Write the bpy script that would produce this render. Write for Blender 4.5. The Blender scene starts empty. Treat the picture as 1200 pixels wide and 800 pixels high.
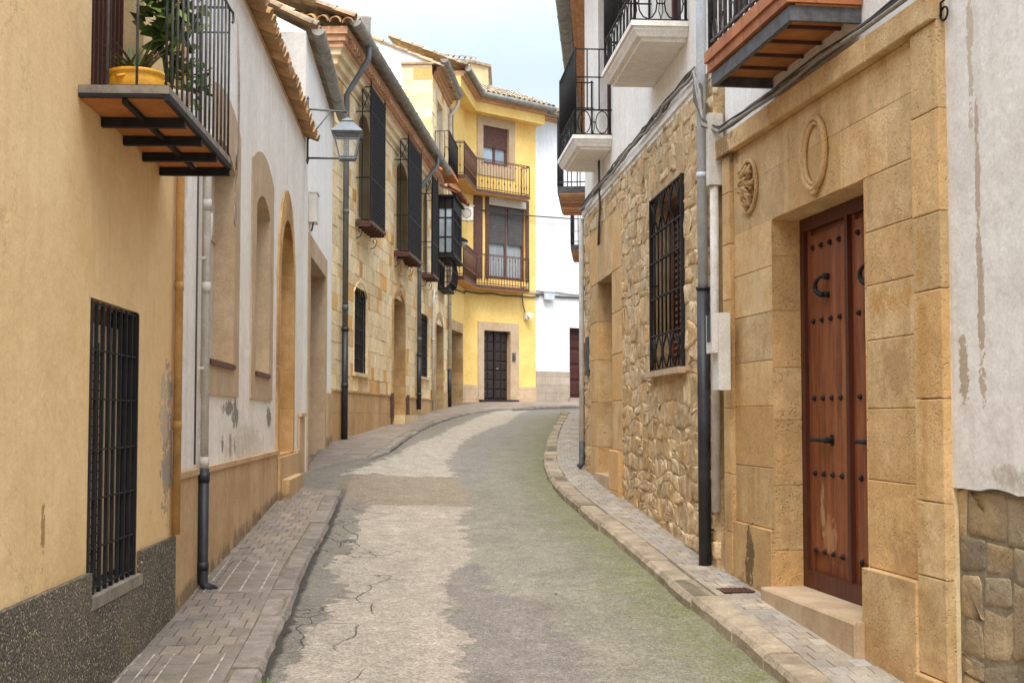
import bpy, bmesh, math, random
import numpy as np
from mathutils import Vector, Matrix, noise
from mathutils.geometry import tessellate_polygon
R = random.Random(7)
SC = bpy.context.scene
COL = SC.collection
rad = math.radians

# ------------------------------------------------------------------ camera model
FPX, PITCH, CAMZ = 1600.0, math.atan(88 / 1600), 1.6
FW = Vector((0, math.cos(PITCH), math.sin(PITCH)))
UP = Vector((0, -math.sin(PITCH), math.cos(PITCH)))
EYE = Vector((0, 0, CAMZ))


def ray(x, y):
    return FW * FPX + Vector((1, 0, 0)) * (x - 600) + UP * (400 - y)


GP = [(-60, -3.0), (0, 0.0), (6, .34), (8.4, .50), (16.5, .97), (21.2, 1.21), (36.5, 1.83), (41, 2.04), (46, 2.12), (300, 2.2)]


def g(Y):
    for (a, za), (b, zb) in zip(GP, GP[1:]):
        if Y <= b:
            return za + (zb - za) * (Y - a) / (b - a)
    return GP[-1][1]


def ground_px(x, y, off=0.0):
    r = ray(x, y)
    t0, t1 = 3 / r.y, 60 / r.y
    f = lambda t: CAMZ + r.z * t - g(r.y * t) - off
    a = t0
    n = 1200
    for i in range(n):
        b = t0 + (t1 - t0) * (i + 1) / n
        if f(a) >= 0 and f(b) <= 0:
            for _ in range(30):
                m = (a + b) / 2
                if f(m) > 0: a = m
                else: b = m
            break
        a = b
    return (r.x * a, r.y * a)


class Fac:
    """a facade: origin, direction away from the camera, side (-1 left of the street, +1 right)"""
    def __init__(self, x0, y0, ux, uy, side, zb=None):
        L = math.hypot(ux, uy)
        self.o = Vector((x0, y0, 0)); self.u = Vector((ux / L, uy / L, 0)); self.sg = side
        self.n = Vector((-self.u.y, self.u.x, 0)) * side
        self.zb = g(y0) - .05 if zb is None else zb
        self.rz = math.atan2(uy, ux)

    def px(self, x, y, d=0.0):
        r = ray(x, y)
        t = ((self.o + self.n * d - EYE).dot(self.n)) / r.dot(self.n)
        p = EYE + r * t
        return ((p - self.o).dot(self.u), p.z)

    def s(self, x, y=420, d=0.0):
        return self.px(x, y, d)[0]

    def z(self, x, y, d=0.0):
        return self.px(x, y, d)[1]

    def sY(self, Y):
        return (Y - self.o.y) / self.u.y

    def T(self, s, d, z):
        return Vector((s, self.sg * d, z - self.zb))

    def W(self, s, d, z):
        p = self.o + self.u * s + self.n * d
        return Vector((p.x, p.y, z))


def ident(a, b, c):
    return Vector((a, b, c))


# ------------------------------------------------------------------ mesh builder
class MB:
    def __init__(self, T=ident):
        self.T = T; self.v = []; self.f = []; self.c = []; self.sm = []; self.mi = []; self.m = 0

    def rc(self):
        return (R.random(), R.random(), R.random())

    def add(self, pts):
        i = len(self.v)
        self.v.extend(self.T(*p) for p in pts)
        return i

    def face(self, idx, c=None, sm=False):
        self.f.append(tuple(idx)); self.c.append(c or (.5, .5, .5)); self.sm.append(sm); self.mi.append(self.m)

    def quad(self, a, b, c, d, col=None):
        i = self.add([a, b, c, d]); self.face((i, i + 1, i + 2, i + 3), col)

    def box(self, a0, a1, b0, b1, c0, c1, col=None):
        i = self.add([(a0, b0, c0), (a1, b0, c0), (a1, b1, c0), (a0, b1, c0), (a0, b0, c1), (a1, b0, c1), (a1, b1, c1), (a0, b1, c1)])
        for q in ((0, 1, 2, 3), (4, 5, 6, 7), (0, 1, 5, 4), (1, 2, 6, 5), (2, 3, 7, 6), (3, 0, 4, 7)):
            self.face([i + k for k in q], col)

    def block(self, s0, s1, z0, z1, d0, d1, ch, col=None, jit=0.0):
        """stone block lying in the wall plane with chamfered front edges"""
        j = lambda: R.uniform(-jit, jit)
        P = [(s0, d0, z0), (s1, d0, z0), (s1, d0, z1), (s0, d0, z1)]
        m = d1 - ch * .7
        Q = [(s0 + j(), m, z0 + j()), (s1 + j(), m, z0 + j()), (s1 + j(), m, z1 + j()), (s0 + j(), m, z1 + j())]
        F = [(q[0] + (ch if k in (0, 3) else -ch), d1 + j() * .6, q[2] + (ch if k < 2 else -ch)) for k, q in enumerate(Q)]
        i = self.add(P + Q + F)
        for k in range(4):
            l = (k + 1) % 4
            self.face((i + k, i + l, i + 4 + l, i + 4 + k), col)
            self.face((i + 4 + k, i + 4 + l, i + 8 + l, i + 8 + k), col)
        self.face((i + 8, i + 9, i + 10, i + 11), col)

    def prism(self, poly, d0, d1, col=None, holes=()):
        """poly in (s,z), extruded between depths d0 (back) and d1 (front); holes get reveals"""
        loops = [poly] + list(holes)
        flat = [p for l in loops for p in l]
        tris = tessellate_polygon([[Vector((p[0], p[1], 0)) for p in l] for l in loops])
        a = self.add([(p[0], d1, p[1]) for p in flat])
        b = self.add([(p[0], d0, p[1]) for p in flat])
        for t in tris:
            self.face([a + k for k in t], col); self.face([b + k for k in reversed(t)], col)
        o = 0
        for l in loops:
            n = len(l)
            for k in range(n):
                q = (k + 1) % n
                self.face((a + o + k, a + o + q, b + o + q, b + o + k), col)
            o += n

    def ring(self, outer, inner, df, dbo, dbi, col=None):
        cx = (min(p[0] for p in inner) + max(p[0] for p in inner)) / 2; cz = (min(p[1] for p in inner) + max(p[1] for p in inner)) / 2
        q = .005
        inner = [(p[0] + (q if p[0] < cx - .01 else -q if p[0] > cx + .01 else 0), p[1] + (q if p[1] < cz - .01 else -q if p[1] > cz + .01 else 0)) for p in inner]
        n = len(outer)
        a = self.add([(p[0], df, p[1]) for p in outer]); b = self.add([(p[0], df, p[1]) for p in inner])
        c = self.add([(p[0], dbo, p[1]) for p in outer]); e = self.add([(p[0], dbi, p[1]) for p in inner])
        for k in range(n):
            q = (k + 1) % n
            self.face((a + k, a + q, b + q, b + k), col)
            self.face((a + k, a + q, c + q, c + k), col)
            self.face((b + k, b + q, e + q, e + k), col)

    def tube(self, pts, r, n=8, closed=False, cap=True, col=None, flat=None):
        pts = [Vector(p) for p in pts]
        m = len(pts)
        rr = r if isinstance(r, (list, tuple)) else [r] * m
        rings = []
        prev = None
        for k, p in enumerate(pts):
            if closed:
                t = (pts[(k + 1) % m] - pts[k - 1])
            else:
                t = pts[min(k + 1, m - 1)] - pts[max(k - 1, 0)]
            if t.length < 1e-9: t = Vector((0, 0, 1))
            t.normalize()
            if prev is None:
                a = Vector((0, 0, 1)) if abs(t.z) < .9 else Vector((1, 0, 0))
                u = t.cross(a).normalized()
            else:
                u = (prev - t * prev.dot(t))
                u = u.normalized() if u.length > 1e-6 else t.orthogonal().normalized()
            prev = u
            w = t.cross(u)
            ph = math.pi / n
            rings.append(self.add([tuple(p + (u * math.cos(ph + 2 * math.pi * i / n) + w * math.sin(ph + 2 * math.pi * i / n)) * rr[k]) for i in range(n)]))
        sm = n > 4
        for k in range(m if closed else m - 1):
            a, b = rings[k], rings[(k + 1) % m]
            for i in range(n):
                j = (i + 1) % n
                self.face((a + i, a + j, b + j, b + i), col, sm)
        if cap and not closed:
            self.face([rings[0] + i for i in range(n)], col)
            self.face([rings[-1] + i for i in range(n)], col)

    def bar(self, p, q, r=.006, n=4):
        self.tube([p, q], r, n)

    def halftile(self, p0, p1, r, th=.013, n=7):
        p0, p1 = Vector(p0), Vector(p1); t = (p1 - p0).normalized(); s = t.cross(Vector((0, 0, 1))).normalized(); u = s.cross(t)
        if u.z < 0: u = -u
        c = self.rc(); ix = []
        for rr in (r, r - th):
            for P, k2 in ((p0, 1.0), (p1, .86)):
                ix.append(self.add([tuple(P + s * math.cos(math.pi * k / (n - 1)) * rr * k2 + u * math.sin(math.pi * k / (n - 1)) * rr * k2) for k in range(n)]))
        for k in range(n - 1):
            self.face((ix[0] + k, ix[0] + k + 1, ix[1] + k + 1, ix[1] + k), c, True)
            self.face((ix[2] + k, ix[2] + k + 1, ix[3] + k + 1, ix[3] + k), c, True)
            self.face((ix[0] + k, ix[0] + k + 1, ix[2] + k + 1, ix[2] + k), c)

    def lathe(self, prof, cx=0, cy=0, n=20, col=None):
        rings = [self.add([(cx + r * math.cos(2 * math.pi * i / n), cy + r * math.sin(2 * math.pi * i / n), z) for i in range(n)]) for r, z in prof]
        for a, b in zip(rings, rings[1:]):
            for i in range(n):
                j = (i + 1) % n
                self.face((a + i, a + j, b + j, b + i), col, True)
        self.face([rings[0] + i for i in range(n)], col); self.face([rings[-1] + i for i in range(n)], col)

    def build(self, name, mat, parent=None, loc=None, rz=0, recalc=True):
        me = bpy.data.meshes.new(name)
        me.from_pydata([tuple(v) for v in self.v], [], self.f)
        for m in (mat if isinstance(mat, (list, tuple)) else [mat]):
            me.materials.append(m)
        me.polygons.foreach_set('use_smooth', self.sm)
        me.polygons.foreach_set('material_index', self.mi)
        at = me.color_attributes.new('var', 'FLOAT_COLOR', 'CORNER')
        arr = np.ones((len(me.loops), 4), dtype=np.float32)
        tot = np.zeros(len(me.polygons), dtype=np.int32); me.polygons.foreach_get('loop_total', tot)
        arr[:, :3] = np.repeat(np.array(self.c, dtype=np.float32).reshape(-1, 3), tot, axis=0)
        at.data.foreach_set('color', arr.ravel())
        if recalc:
            bm = bmesh.new(); bm.from_mesh(me)
            bmesh.ops.recalc_face_normals(bm, faces=bm.faces)
            bm.to_mesh(me); bm.free()
        me.update()
        o = bpy.data.objects.new(name, me)
        COL.objects.link(o)
        if parent is not None: o.parent = parent
        if loc is not None: o.location = loc; o.rotation_euler = (0, 0, rz)
        return o


def tag(o, label=None, cat=None, group=None, kind=None):
    if label: o['label'] = label
    if cat: o['category'] = cat
    if group: o['group'] = group
    if kind: o['kind'] = kind
    return o


def thing(name, label, cat, loc=(0, 0, 0), rz=0, group=None):
    o = bpy.data.objects.new(name, None); COL.objects.link(o)
    o.empty_display_size = .3
    o.location = loc; o.rotation_euler = (0, 0, rz)
    return tag(o, label, cat, group)


def house(F, name, label, cat='house', s=0.0):
    p = F.W(0, 0, F.zb)
    return thing(name, label, cat, p, F.rz)


# ------------------------------------------------------------------ materials
def lin(c):
    c = c / 255
    return c / 12.92 if c <= .04045 else ((c + .055) / 1.055) ** 2.4


def C(h, k=1.0):
    v = [min(.92, lin(int(h[i:i + 2], 16)) * k) for i in (0, 2, 4)]
    m = v[0] * .3 + v[1] * .6 + v[2] * .1
    return tuple(x + (m - x) * .07 for x in v) + (1,)


class NT:
    def __init__(self, name):
        self.mat = bpy.data.materials.new(name); self.mat.use_nodes = True
        self.t = self.mat.node_tree; self.bs = self.t.nodes['Principled BSDF']
        self.tc = self.n('ShaderNodeTexCoord').outputs['Object']

    def n(self, typ, **kw):
        o = self.t.nodes.new(typ)
        for k, v in kw.items(): setattr(o, k, v)
        return o

    def l(self, a, b):
        if hasattr(a, 'is_output') or hasattr(a, 'links'): self.t.links.new(a, b)
        else: b.default_value = a

    def math(self, op, a, b=0.0, clamp=False):
        m = self.n('ShaderNodeMath', operation=op, use_clamp=clamp); self.l(a, m.inputs[0]); self.l(b, m.inputs[1]); return m.outputs[0]

    def noise(self, scale, detail=6, rough=.6, vec=None, stretch=None, dist=0.0, off=None):
        v = vec or self.tc
        if stretch or off:
            mp = self.n('ShaderNodeMapping'); self.l(v, mp.inputs[0])
            if stretch: mp.inputs['Scale'].default_value = stretch
            if off: mp.inputs['Location'].default_value = off
            v = mp.outputs[0]
        nz = self.n('ShaderNodeTexNoise'); self.l(v, nz.inputs['Vector'])
        nz.inputs['Scale'].default_value = scale; nz.inputs['Detail'].default_value = detail; nz.inputs['Roughness'].default_value = rough
        nz.inputs['Distortion'].default_value = dist
        return nz.outputs[0]

    def rng(self, x, a, b, c=0.0, d=1.0):
        m = self.n('ShaderNodeMapRange'); self.l(x, m.inputs[0])
        for i, v in enumerate((a, b, c, d)): m.inputs[i + 1].default_value = v
        return m.outputs[0]

    def mix(self, f, a, b, mode='MIX'):
        m = self.n('ShaderNodeMix', data_type='RGBA', blend_type=mode)
        self.l(f, m.inputs[0]); self.l(a, m.inputs[6]); self.l(b, m.inputs[7]); return m.outputs[2]

    def xyz(self, v=None):
        s = self.n('ShaderNodeSeparateXYZ'); self.l(v or self.tc, s.inputs[0]); return s.outputs

    def attr(self, name):
        return self.n('ShaderNodeAttribute', attribute_name=name).outputs

    def bumpn(self, h, strength, dist, normal=None):
        b = self.n('ShaderNodeBump'); self.l(h, b.inputs['Height'])
        b.inputs['Strength'].default_value = strength; b.inputs['Distance'].default_value = dist
        if normal is not None: self.l(normal, b.inputs['Normal'])
        return b.outputs[0]


def mat(name, c1, c2=None, nscale=2.5, lo=.38, hi=.66, rough=.88, bump=.35, bscale=45, bdist=.006, big=.0, bigscale=.6,
        streak=0.0, streakc=None, var=0.0, hue=None, stains=(), spec=.3, metal=0.0, speck=0.0, pits=0.0, soft=0.0, c3=None, joints=None, wood=False, mott=.1, crack=0.0, huelo=.45):
    N = NT(name)
    c2 = c2 or tuple(x * .82 for x in c1[:3]) + (1,)
    if wood:
        n1 = N.noise(9, 5, .6, stretch=(3, 3, .25), dist=.6)
    else:
        n1 = N.noise(nscale, 8, .62)
    col = N.mix(N.rng(n1, lo, hi), c1, c2)
    if c3:
        col = N.mix(N.rng(N.noise(nscale * .45, 6, .6, off=(7, 3, 5)), .52, .68), col, c3)
    if big:
        col = N.mix(N.rng(N.noise(bigscale, 4, .55, off=(3, 9, 1)), .35, .7, 0, big), col, tuple(x * .62 for x in c1[:3]) + (1,))
    if streak:
        sk = N.noise(5, 6, .65, stretch=(1.6, 1.6, .14), off=(1, 2, 3))
        col = N.mix(N.rng(sk, .5, .74, 0, streak), col, streakc or tuple(x * .5 for x in c1[:3]) + (1,))
    if speck:
        col = N.mix(N.rng(N.noise(90, 3, .7), .56, .68, 0, speck), col, tuple(x * .4 for x in c1[:3]) + (1,))
    if var or hue:
        at = N.attr('var')[0]
        sp = N.n('ShaderNodeSeparateColor'); N.l(at, sp.inputs[0])
        if hue: col = N.mix(N.rng(sp.outputs[1], huelo, 1.0), col, hue)
        if var:
            br = N.rng(sp.outputs[0], 0, 1, 1 - var, 1 + var)
            cm = N.n('ShaderNodeCombineColor'); [N.l(br, cm.inputs[i]) for i in range(3)]
            col = N.mix(1.0, col, cm.outputs[0], 'MULTIPLY')
    if mott:
        a = N.rng(N.noise(13, 7, .7, off=(5, 1, 8)), .3, .7, 1 - mott, 1 + mott); b_ = N.rng(N.noise(70, 4, .7, off=(2, 8, 1)), .3, .7, 1 - mott * 1.3, 1 + mott * 1.3)
        ab = N.math('MULTIPLY', a, b_)
        cm = N.n('ShaderNodeCombineColor'); [N.l(ab, cm.inputs[i]) for i in range(3)]
        col = N.mix(1.0, col, cm.outputs[0], 'MULTIPLY')
    if crack:
        vo = N.n('ShaderNodeTexVoronoi', feature='DISTANCE_TO_EDGE'); vo.inputs['Scale'].default_value = .9
        nn = N.n('ShaderNodeTexNoise'); nn.inputs['Scale'].default_value = 2.5; nn.inputs['Detail'].default_value = 8; nn.inputs['Roughness'].default_value = .7; N.l(N.tc, nn.inputs['Vector'])
        mm = N.n('ShaderNodeMix', data_type='VECTOR'); mm.inputs[0].default_value = .35; N.l(N.tc, mm.inputs[4]); N.l(nn.outputs[1], mm.inputs[5]); N.l(mm.outputs[1], vo.inputs['Vector'])
        ckm = N.math('MULTIPLY', N.rng(vo.outputs[0], .0, .0035, crack, 0), N.rng(N.noise(1.1, 3, .5, off=(3, 3, 9)), .48, .6))
        col = N.mix(ckm, col, tuple(x * .35 for x in c1[:3]) + (1,))
    if stains:
        x, y, z = N.xyz()
        wob = N.noise(4.5, 8, .68, off=(4, 4, 4)); wob2 = N.noise(28, 5, .7, off=(1, 7, 4))
        for (sx, sz, rx, rz_, sc, amt) in stains:
            dx = N.math('DIVIDE', N.math('SUBTRACT', x, sx), rx); dz = N.math('DIVIDE', N.math('SUBTRACT', z, sz), rz_)
            r2 = N.math('ADD', N.math('MULTIPLY', dx, dx), N.math('MULTIPLY', dz, dz))
            r2 = N.math('ADD', r2, N.math('MULTIPLY', N.math('SUBTRACT', wob, .5), 7.0))
            r2 = N.math('ADD', r2, N.math('MULTIPLY', N.math('SUBTRACT', wob2, .5), 4.0))
            col = N.mix(N.rng(r2, .78 if amt >= .8 else .1, .95 if amt >= .8 else 1.3, amt, 0), col, sc)
    jh = None
    if joints:
        bw, rh, jc, ja = joints
        x, y, z = N.xyz()
        cb = N.n('ShaderNodeCombineXYZ'); N.l(N.math('ADD', x, y), cb.inputs[0]); N.l(z, cb.inputs[1])
        bt = N.n('ShaderNodeTexBrick'); N.l(cb.outputs[0], bt.inputs['Vector'])
        bt.inputs['Scale'].default_value = 1; bt.inputs['Brick Width'].default_value = bw; bt.inputs['Row Height'].default_value = rh
        bt.inputs['Mortar Size'].default_value = min(.008, rh * .09); bt.inputs['Mortar Smooth'].default_value = .4
        bt.inputs['Color1'].default_value = (.75, .75, .75, 1); bt.inputs['Color2'].default_value = (1.1, 1.1, 1.1, 1)
        bt.inputs['Mortar'].default_value = (1, 1, 1, 1)
        col = N.mix(ja, col, bt.outputs[0], 'MULTIPLY')
        col = N.mix(N.math('MULTIPLY', bt.outputs[1], .75), col, jc)
        jh = bt.outputs[1]
    N.l(col, N.bs.inputs['Base Color'])
    N.bs.inputs['Roughness'].default_value = rough; N.bs.inputs['Metallic'].default_value = metal
    N.bs.inputs['Specular IOR Level'].default_value = spec
    nm = None
    if bump:
        h = N.noise(bscale, 6, .65, stretch=(1, 1, .12) if wood else None)
        nm = N.bumpn(h, bump, bdist)
        if soft: nm = N.bumpn(N.noise(5, 5, .55), soft, .04, nm)
        if pits:
            vo = N.n('ShaderNodeTexVoronoi'); N.l(N.tc, vo.inputs['Vector']); vo.inputs['Scale'].default_value = 55
            pm = N.math('MULTIPLY', N.rng(vo.outputs[0], 0, .35, -1, 0), N.rng(N.noise(7, 3, .6), .45, .6))
            nm = N.bumpn(pm, pits, .012, nm)
        if jh is not None: nm = N.bumpn(N.math('MULTIPLY', jh, -1.0), .6, .008, nm)
        N.l(nm, N.bs.inputs['Normal'])
    return N.mat


def glassmat(name, col, rough=.08):
    N = NT(name)
    N.l(N.mix(N.rng(N.noise(1.4, 3, .5), .4, .6), col, tuple(x * .6 for x in col[:3]) + (1,)), N.bs.inputs['Base Color'])
    N.bs.inputs['Roughness'].default_value = rough; N.bs.inputs['Specular IOR Level'].default_value = .8
    return N.mat


# ------------------------------------------------------------------ shape helpers
def rect(s0, s1, z0, z1):
    return [(s0, z0), (s1, z0), (s1, z1), (s0, z1)]


def arch(s0, s1, z0, zs, rise, n=10):
    """opening with an arched head: springing at zs, rise above it"""
    a = (s1 - s0) / 2; c = (s0 + s1) / 2
    pts = [(s0, z0), (s1, z0)]
    for k in range(n + 1):
        if rise >= a * .98:
            t = math.pi * k / n
            pts.append((c + a * math.cos(t), zs + rise * math.sin(t)))
        else:
            rr = (a * a + rise * rise) / (2 * rise); th = math.asin(a / rr)
            t = th - 2 * th * k / n
            pts.append((c + rr * math.sin(t), zs + rr * math.cos(t) - (rr - rise)))
    return pts


def ashlar(mb, s0, s1, z0, z1, holes, ch=(.28, .38), cw=(.35, .75), d=(.0, .012), gap=.004, chf=.006, jit=.003, pat=None):
    z = z0
    while z < z1 - .05:
        h = R.uniform(*ch)
        if z + h > z1 - .1: h = z1 - z
        zt = z + h
        segs = [(s0, s1)]
        for (a, b, c, e) in holes:
            ov = min(zt, e) - max(z, c)
            if ov > .45 * h:
                ns = []
                for (p, q) in segs:
                    if b <= p or a >= q: ns.append((p, q)); continue
                    if a > p + .02: ns.append((p, a))
                    if b < q - .02: ns.append((b, q))
                segs = ns
        for (p, q) in segs:
            s = p
            while s < q - .02:
                w = R.uniform(*cw)
                if s + w > q - .14: w = q - s
                f = R.uniform(*d)
                mb.block(s + gap, s + w - gap, z + gap, zt - gap, -.01, .006 + f, chf, mb.rc(), jit)
                s += w
        z = zt


def rubble(mb, s0, s1, z0, z1, holes, rh=(.11, .2), cw=(.13, .36), h=(.012, .04), gap=.012, wobble=.03, seed=3):
    z = z0; row = 0
    zs = [z0]
    while zs[-1] < z1 - .08:
        zs.append(zs[-1] + R.uniform(*rh))
    zs[-1] = z1

    def wz(s, k):
        e = wobble if 0 < k < len(zs) - 1 else 0
        return zs[k] + e * noise.noise((s * 1.6, k * 7.3, seed)) * 2
    for k in range(len(zs) - 1):
        s = s0 - R.uniform(0, .15)
        while s < s1:
            w = R.uniform(*cw)
            a, b = max(s, s0), min(s + w, s1)
            s += w
            if b - a < .05: continue
            zc = (zs[k] + zs[k + 1]) / 2; sc_ = (a + b) / 2
            bad = False
            for (p, q, c, e) in holes:
                if c - .04 < zc < e + .04 and b > p and a < q:
                    if a < p - .06: b = min(b, p)
                    elif b > q + .06: a = max(a, q)
                    else: bad = True
            if bad or b - a < .05: continue
            # sometimes two thin stones in place of one
            levels = [(0, 1)]
            if (zs[k + 1] - zs[k]) > .15 and R.random() < .3: t = R.uniform(.35, .65); levels = [(0, t), (t, 1)]
            for (l0, l1) in levels:
                def Z(ss, l): return wz(ss, k) * (1 - l) + wz(ss, k + 1) * l
                gp = gap * R.uniform(.6, 1.3)
                a1, b1 = a + gp, b - gp
                n = 12; out = []
                c0 = R.uniform(.12, .3); jt = .012
                hh = Z(sc_, l1) - Z(sc_, l0) - 2 * gp
                if hh < .03: continue
                cs = min((b1 - a1), hh)
                corners = []
                for (cx, cl) in ((a1, l0), (b1, l0), (b1, l1), (a1, l1)):
                    corners.append(Vector((cx + R.uniform(-jt, jt), Z(cx, cl) + (gp if cl == l0 else -gp) + R.uniform(-jt, jt))))
                for q in range(4):
                    p0, p1, pm = corners[q], corners[(q + 1) % 4], corners[q - 1]
                    cc = cs * R.uniform(.05, .17)
                    v0 = (pm - p0); v1 = (p1 - p0)
                    jj = lambda: Vector((R.uniform(-1, 1), R.uniform(-1, 1))) * cs * .045
                    out.append(p0 + v0.normalized() * min(cc, v0.length * .4) + jj()); out.append(p0 + (v0.normalized() + v1.normalized()) * cc * .22 + jj())
                    out.append(p0 + v1.normalized() * min(cc, v1.length * .4) + jj()); out.append(p0 + v1 * R.uniform(.45, .6) + jj())
                ctr = sum(out, Vector((0, 0))) / len(out)
                H = R.uniform(*h); tl = R.uniform(-.3, .3); tv = R.uniform(-.3, .3)
                rings = []
                for (sc2, dh) in ((1.02, -.3), (1.0, .62), (.95, .9), (.7, .98), (.36, 1.0)):
                    ring = []
                    for p in out:
                        q = ctr + (p - ctr) * sc2
                        nn = noise.noise((q.x * 13, q.y * 13, seed + 5)) * .7 + noise.noise((q.x * 34, q.y * 34, seed + 2)) * .35
                        dd = H * (dh + (nn * .8 + tl * (q.x - ctr.x) / .15 + tv * (q.y - ctr.y) / .15) * (dh > 0.5))
                        ring.append((q.x, dd, q.y))
                    rings.append(mb.add(ring))
                cl = mb.rc(); m = len(out)
                for A, B in zip(rings, rings[1:]):
                    for i in range(m):
                        j = (i + 1) % m
                        mb.face((A + i, A + j, B + j, B + i), cl, True)
                cc = mb.add([(ctr.x, H * (1 + R.uniform(-.25, .25)), ctr.y)])
                A = rings[-1]
                for i in range(m): mb.face((A + i, A + (i + 1) % m, cc), cl, True)


def tiles(mb, s0, s1, d0, z0, dd, dz, rows=8, pitch=.21, r=.088, step=.34):
    """barrel tile roof: eave at depth d0, height z0; going up by (dd,dz) per metre of slope"""
    n = max(2, int(round((s1 - s0) / pitch))); pw = (s1 - s0) / n
    L = math.hypot(dd, dz); ud, uz = dd / L, dz / L; nd, nz = -uz * (1 if ud < 0 else -1), abs(ud)
    nd = uz if ud < 0 else -uz
    for c in range(n + 1):
        for kind in (0, 1):
            if kind and c == n: continue
            cs = s0 + pw * (c + (.5 if kind else 0))
            for q in range(rows):
                a0 = q * step - (0 if q else R.uniform(-.015, .02)); a1 = (q + 1) * step + .04
                col = mb.rc(); rr0 = r * R.uniform(.95, 1.05); rr1 = rr0 * .86; js = R.uniform(-.008, .008)
                rg = []
                lift0, lift1 = (.035, .018) if not kind else (.02, .0)
                shells = ((1.0, 0), (.84, 1)) if q == 0 else ((1.0, 0),)
                idx = {}
                for (sc2, si) in shells:
                    for e, (aa, rr, lf) in enumerate(((a0, rr0, lift0), (a1, rr1, lift1))):
                        pts = []
                        for k in range(7):
                            t = math.pi * k / 6
                            x = math.cos(t) * rr * sc2; y = math.sin(t) * rr * sc2 * .9
                            if kind: y = rr * .9 - y
                            y += lf
                            pts.append((cs + x + js, d0 + ud * aa + nd * y, z0 + uz * aa + nz * y))
                        idx[(si, e)] = mb.add(pts)
                for (sc2, si) in shells:
                    A, B = idx[(si, 0)], idx[(si, 1)]
                    for k in range(6): mb.face((A + k, A + k + 1, B + k + 1, B + k), col, True)
                if q == 0:
                    A, B = idx[(0, 0)], idx[(1, 0)]
                    for k in range(6): mb.face((A + k, A + k + 1, B + k + 1, B + k), col)


def gutter(mb, s0, s1, d, z, r=.08):
    n = 8; prof = [(d + r * math.cos(math.pi + math.pi * k / n), z + r * math.sin(math.pi + math.pi * k / n)) for k in range(n + 1)]
    prof2 = [(d + (r - .008) * math.cos(math.pi + math.pi * k / n), z + (r - .008) * math.sin(math.pi + math.pi * k / n)) for k in range(n + 1)]
    A = [mb.add([(s, p[0], p[1]) for p in prof]) for s in (s0, s1)]
    B = [mb.add([(s, p[0], p[1]) for p in prof2]) for s in (s0, s1)]
    for X in (A, B):
        for k in range(n): mb.face((X[0] + k, X[0] + k + 1, X[1] + k + 1, X[1] + k), None, True)
    for e in (0, 1): mb.face([A[e] + k for k in range(n + 1)])
    s = s0 + 1.0
    while s < s1:
        mb.tube([(s, p[0], p[1]) for p in [(d + (r + .004) * math.cos(math.pi + math.pi * k / n), z + (r + .004) * math.sin(math.pi + math.pi * k / n)) for k in range(n + 1)]], .006, 4)
        s += 1.3


def railing(mb, path, z0, z1, sp=.11, r=.007, rail=.012, posts=True, low=.06, finial=0, n=6):
    """path: list of (s,d); vertical bars between a low and a top rail"""
    for (a, b) in zip(path, path[1:]):
        L = math.hypot(b[0] - a[0], b[1] - a[1]); m = max(1, int(round(L / sp)))
        for k in range(m + 1):
            t = k / m; p = (a[0] + (b[0] - a[0]) * t, a[1] + (b[1] - a[1]) * t)
            mb.tube([(p[0], p[1], z0), (p[0], p[1], z1)], r * (1.7 if k in (0, m) and posts else 1), n)
        for z in (z0 + low, z1):
            mb.tube([(a[0], a[1], z), (b[0], b[1], z)], rail, 4)
        if finial:
            mb.tube([(a[0], a[1], z1), (a[0], a[1], z1 + finial)], [rail, .001], 6)


def grille(mb, s0, s1, z0, z1, d, nv, nh, r=.008, rh=None, hz=None):
    rh = rh or r
    for k in range(nv):
        s = s0 + (s1 - s0) * k / (nv - 1)
        mb.tube([(s, d, z0), (s, d, z1)], r * (1.5 if k in (0, nv - 1) else 1), 4)
    for z in (hz or [z0 + (z1 - z0) * k / (nh - 1) for k in range(nh)]):
        mb.tube([(s0, d + .001, z), (s1, d + .001, z)], rh, 4)


def pipe(mb, pts, r, n=12, collars=()):
    mb.tube(pts, r, n)
    for (p, h) in collars:
        p = Vector(p)
        mb.tube([tuple(p - Vector((0, 0, h / 2))), tuple(p + Vector((0, 0, h / 2)))], r * 1.13, n)


def circ(cs, d, cz, rx, rz, n=20, a0=0.0, a1=2 * math.pi):
    return [(cs + rx * math.cos(a0 + (a1 - a0) * k / n), d, cz + rz * math.sin(a0 + (a1 - a0) * k / n)) for k in range(n + (0 if abs(a1 - a0 - 2 * math.pi) < 1e-6 else 1))]

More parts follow.
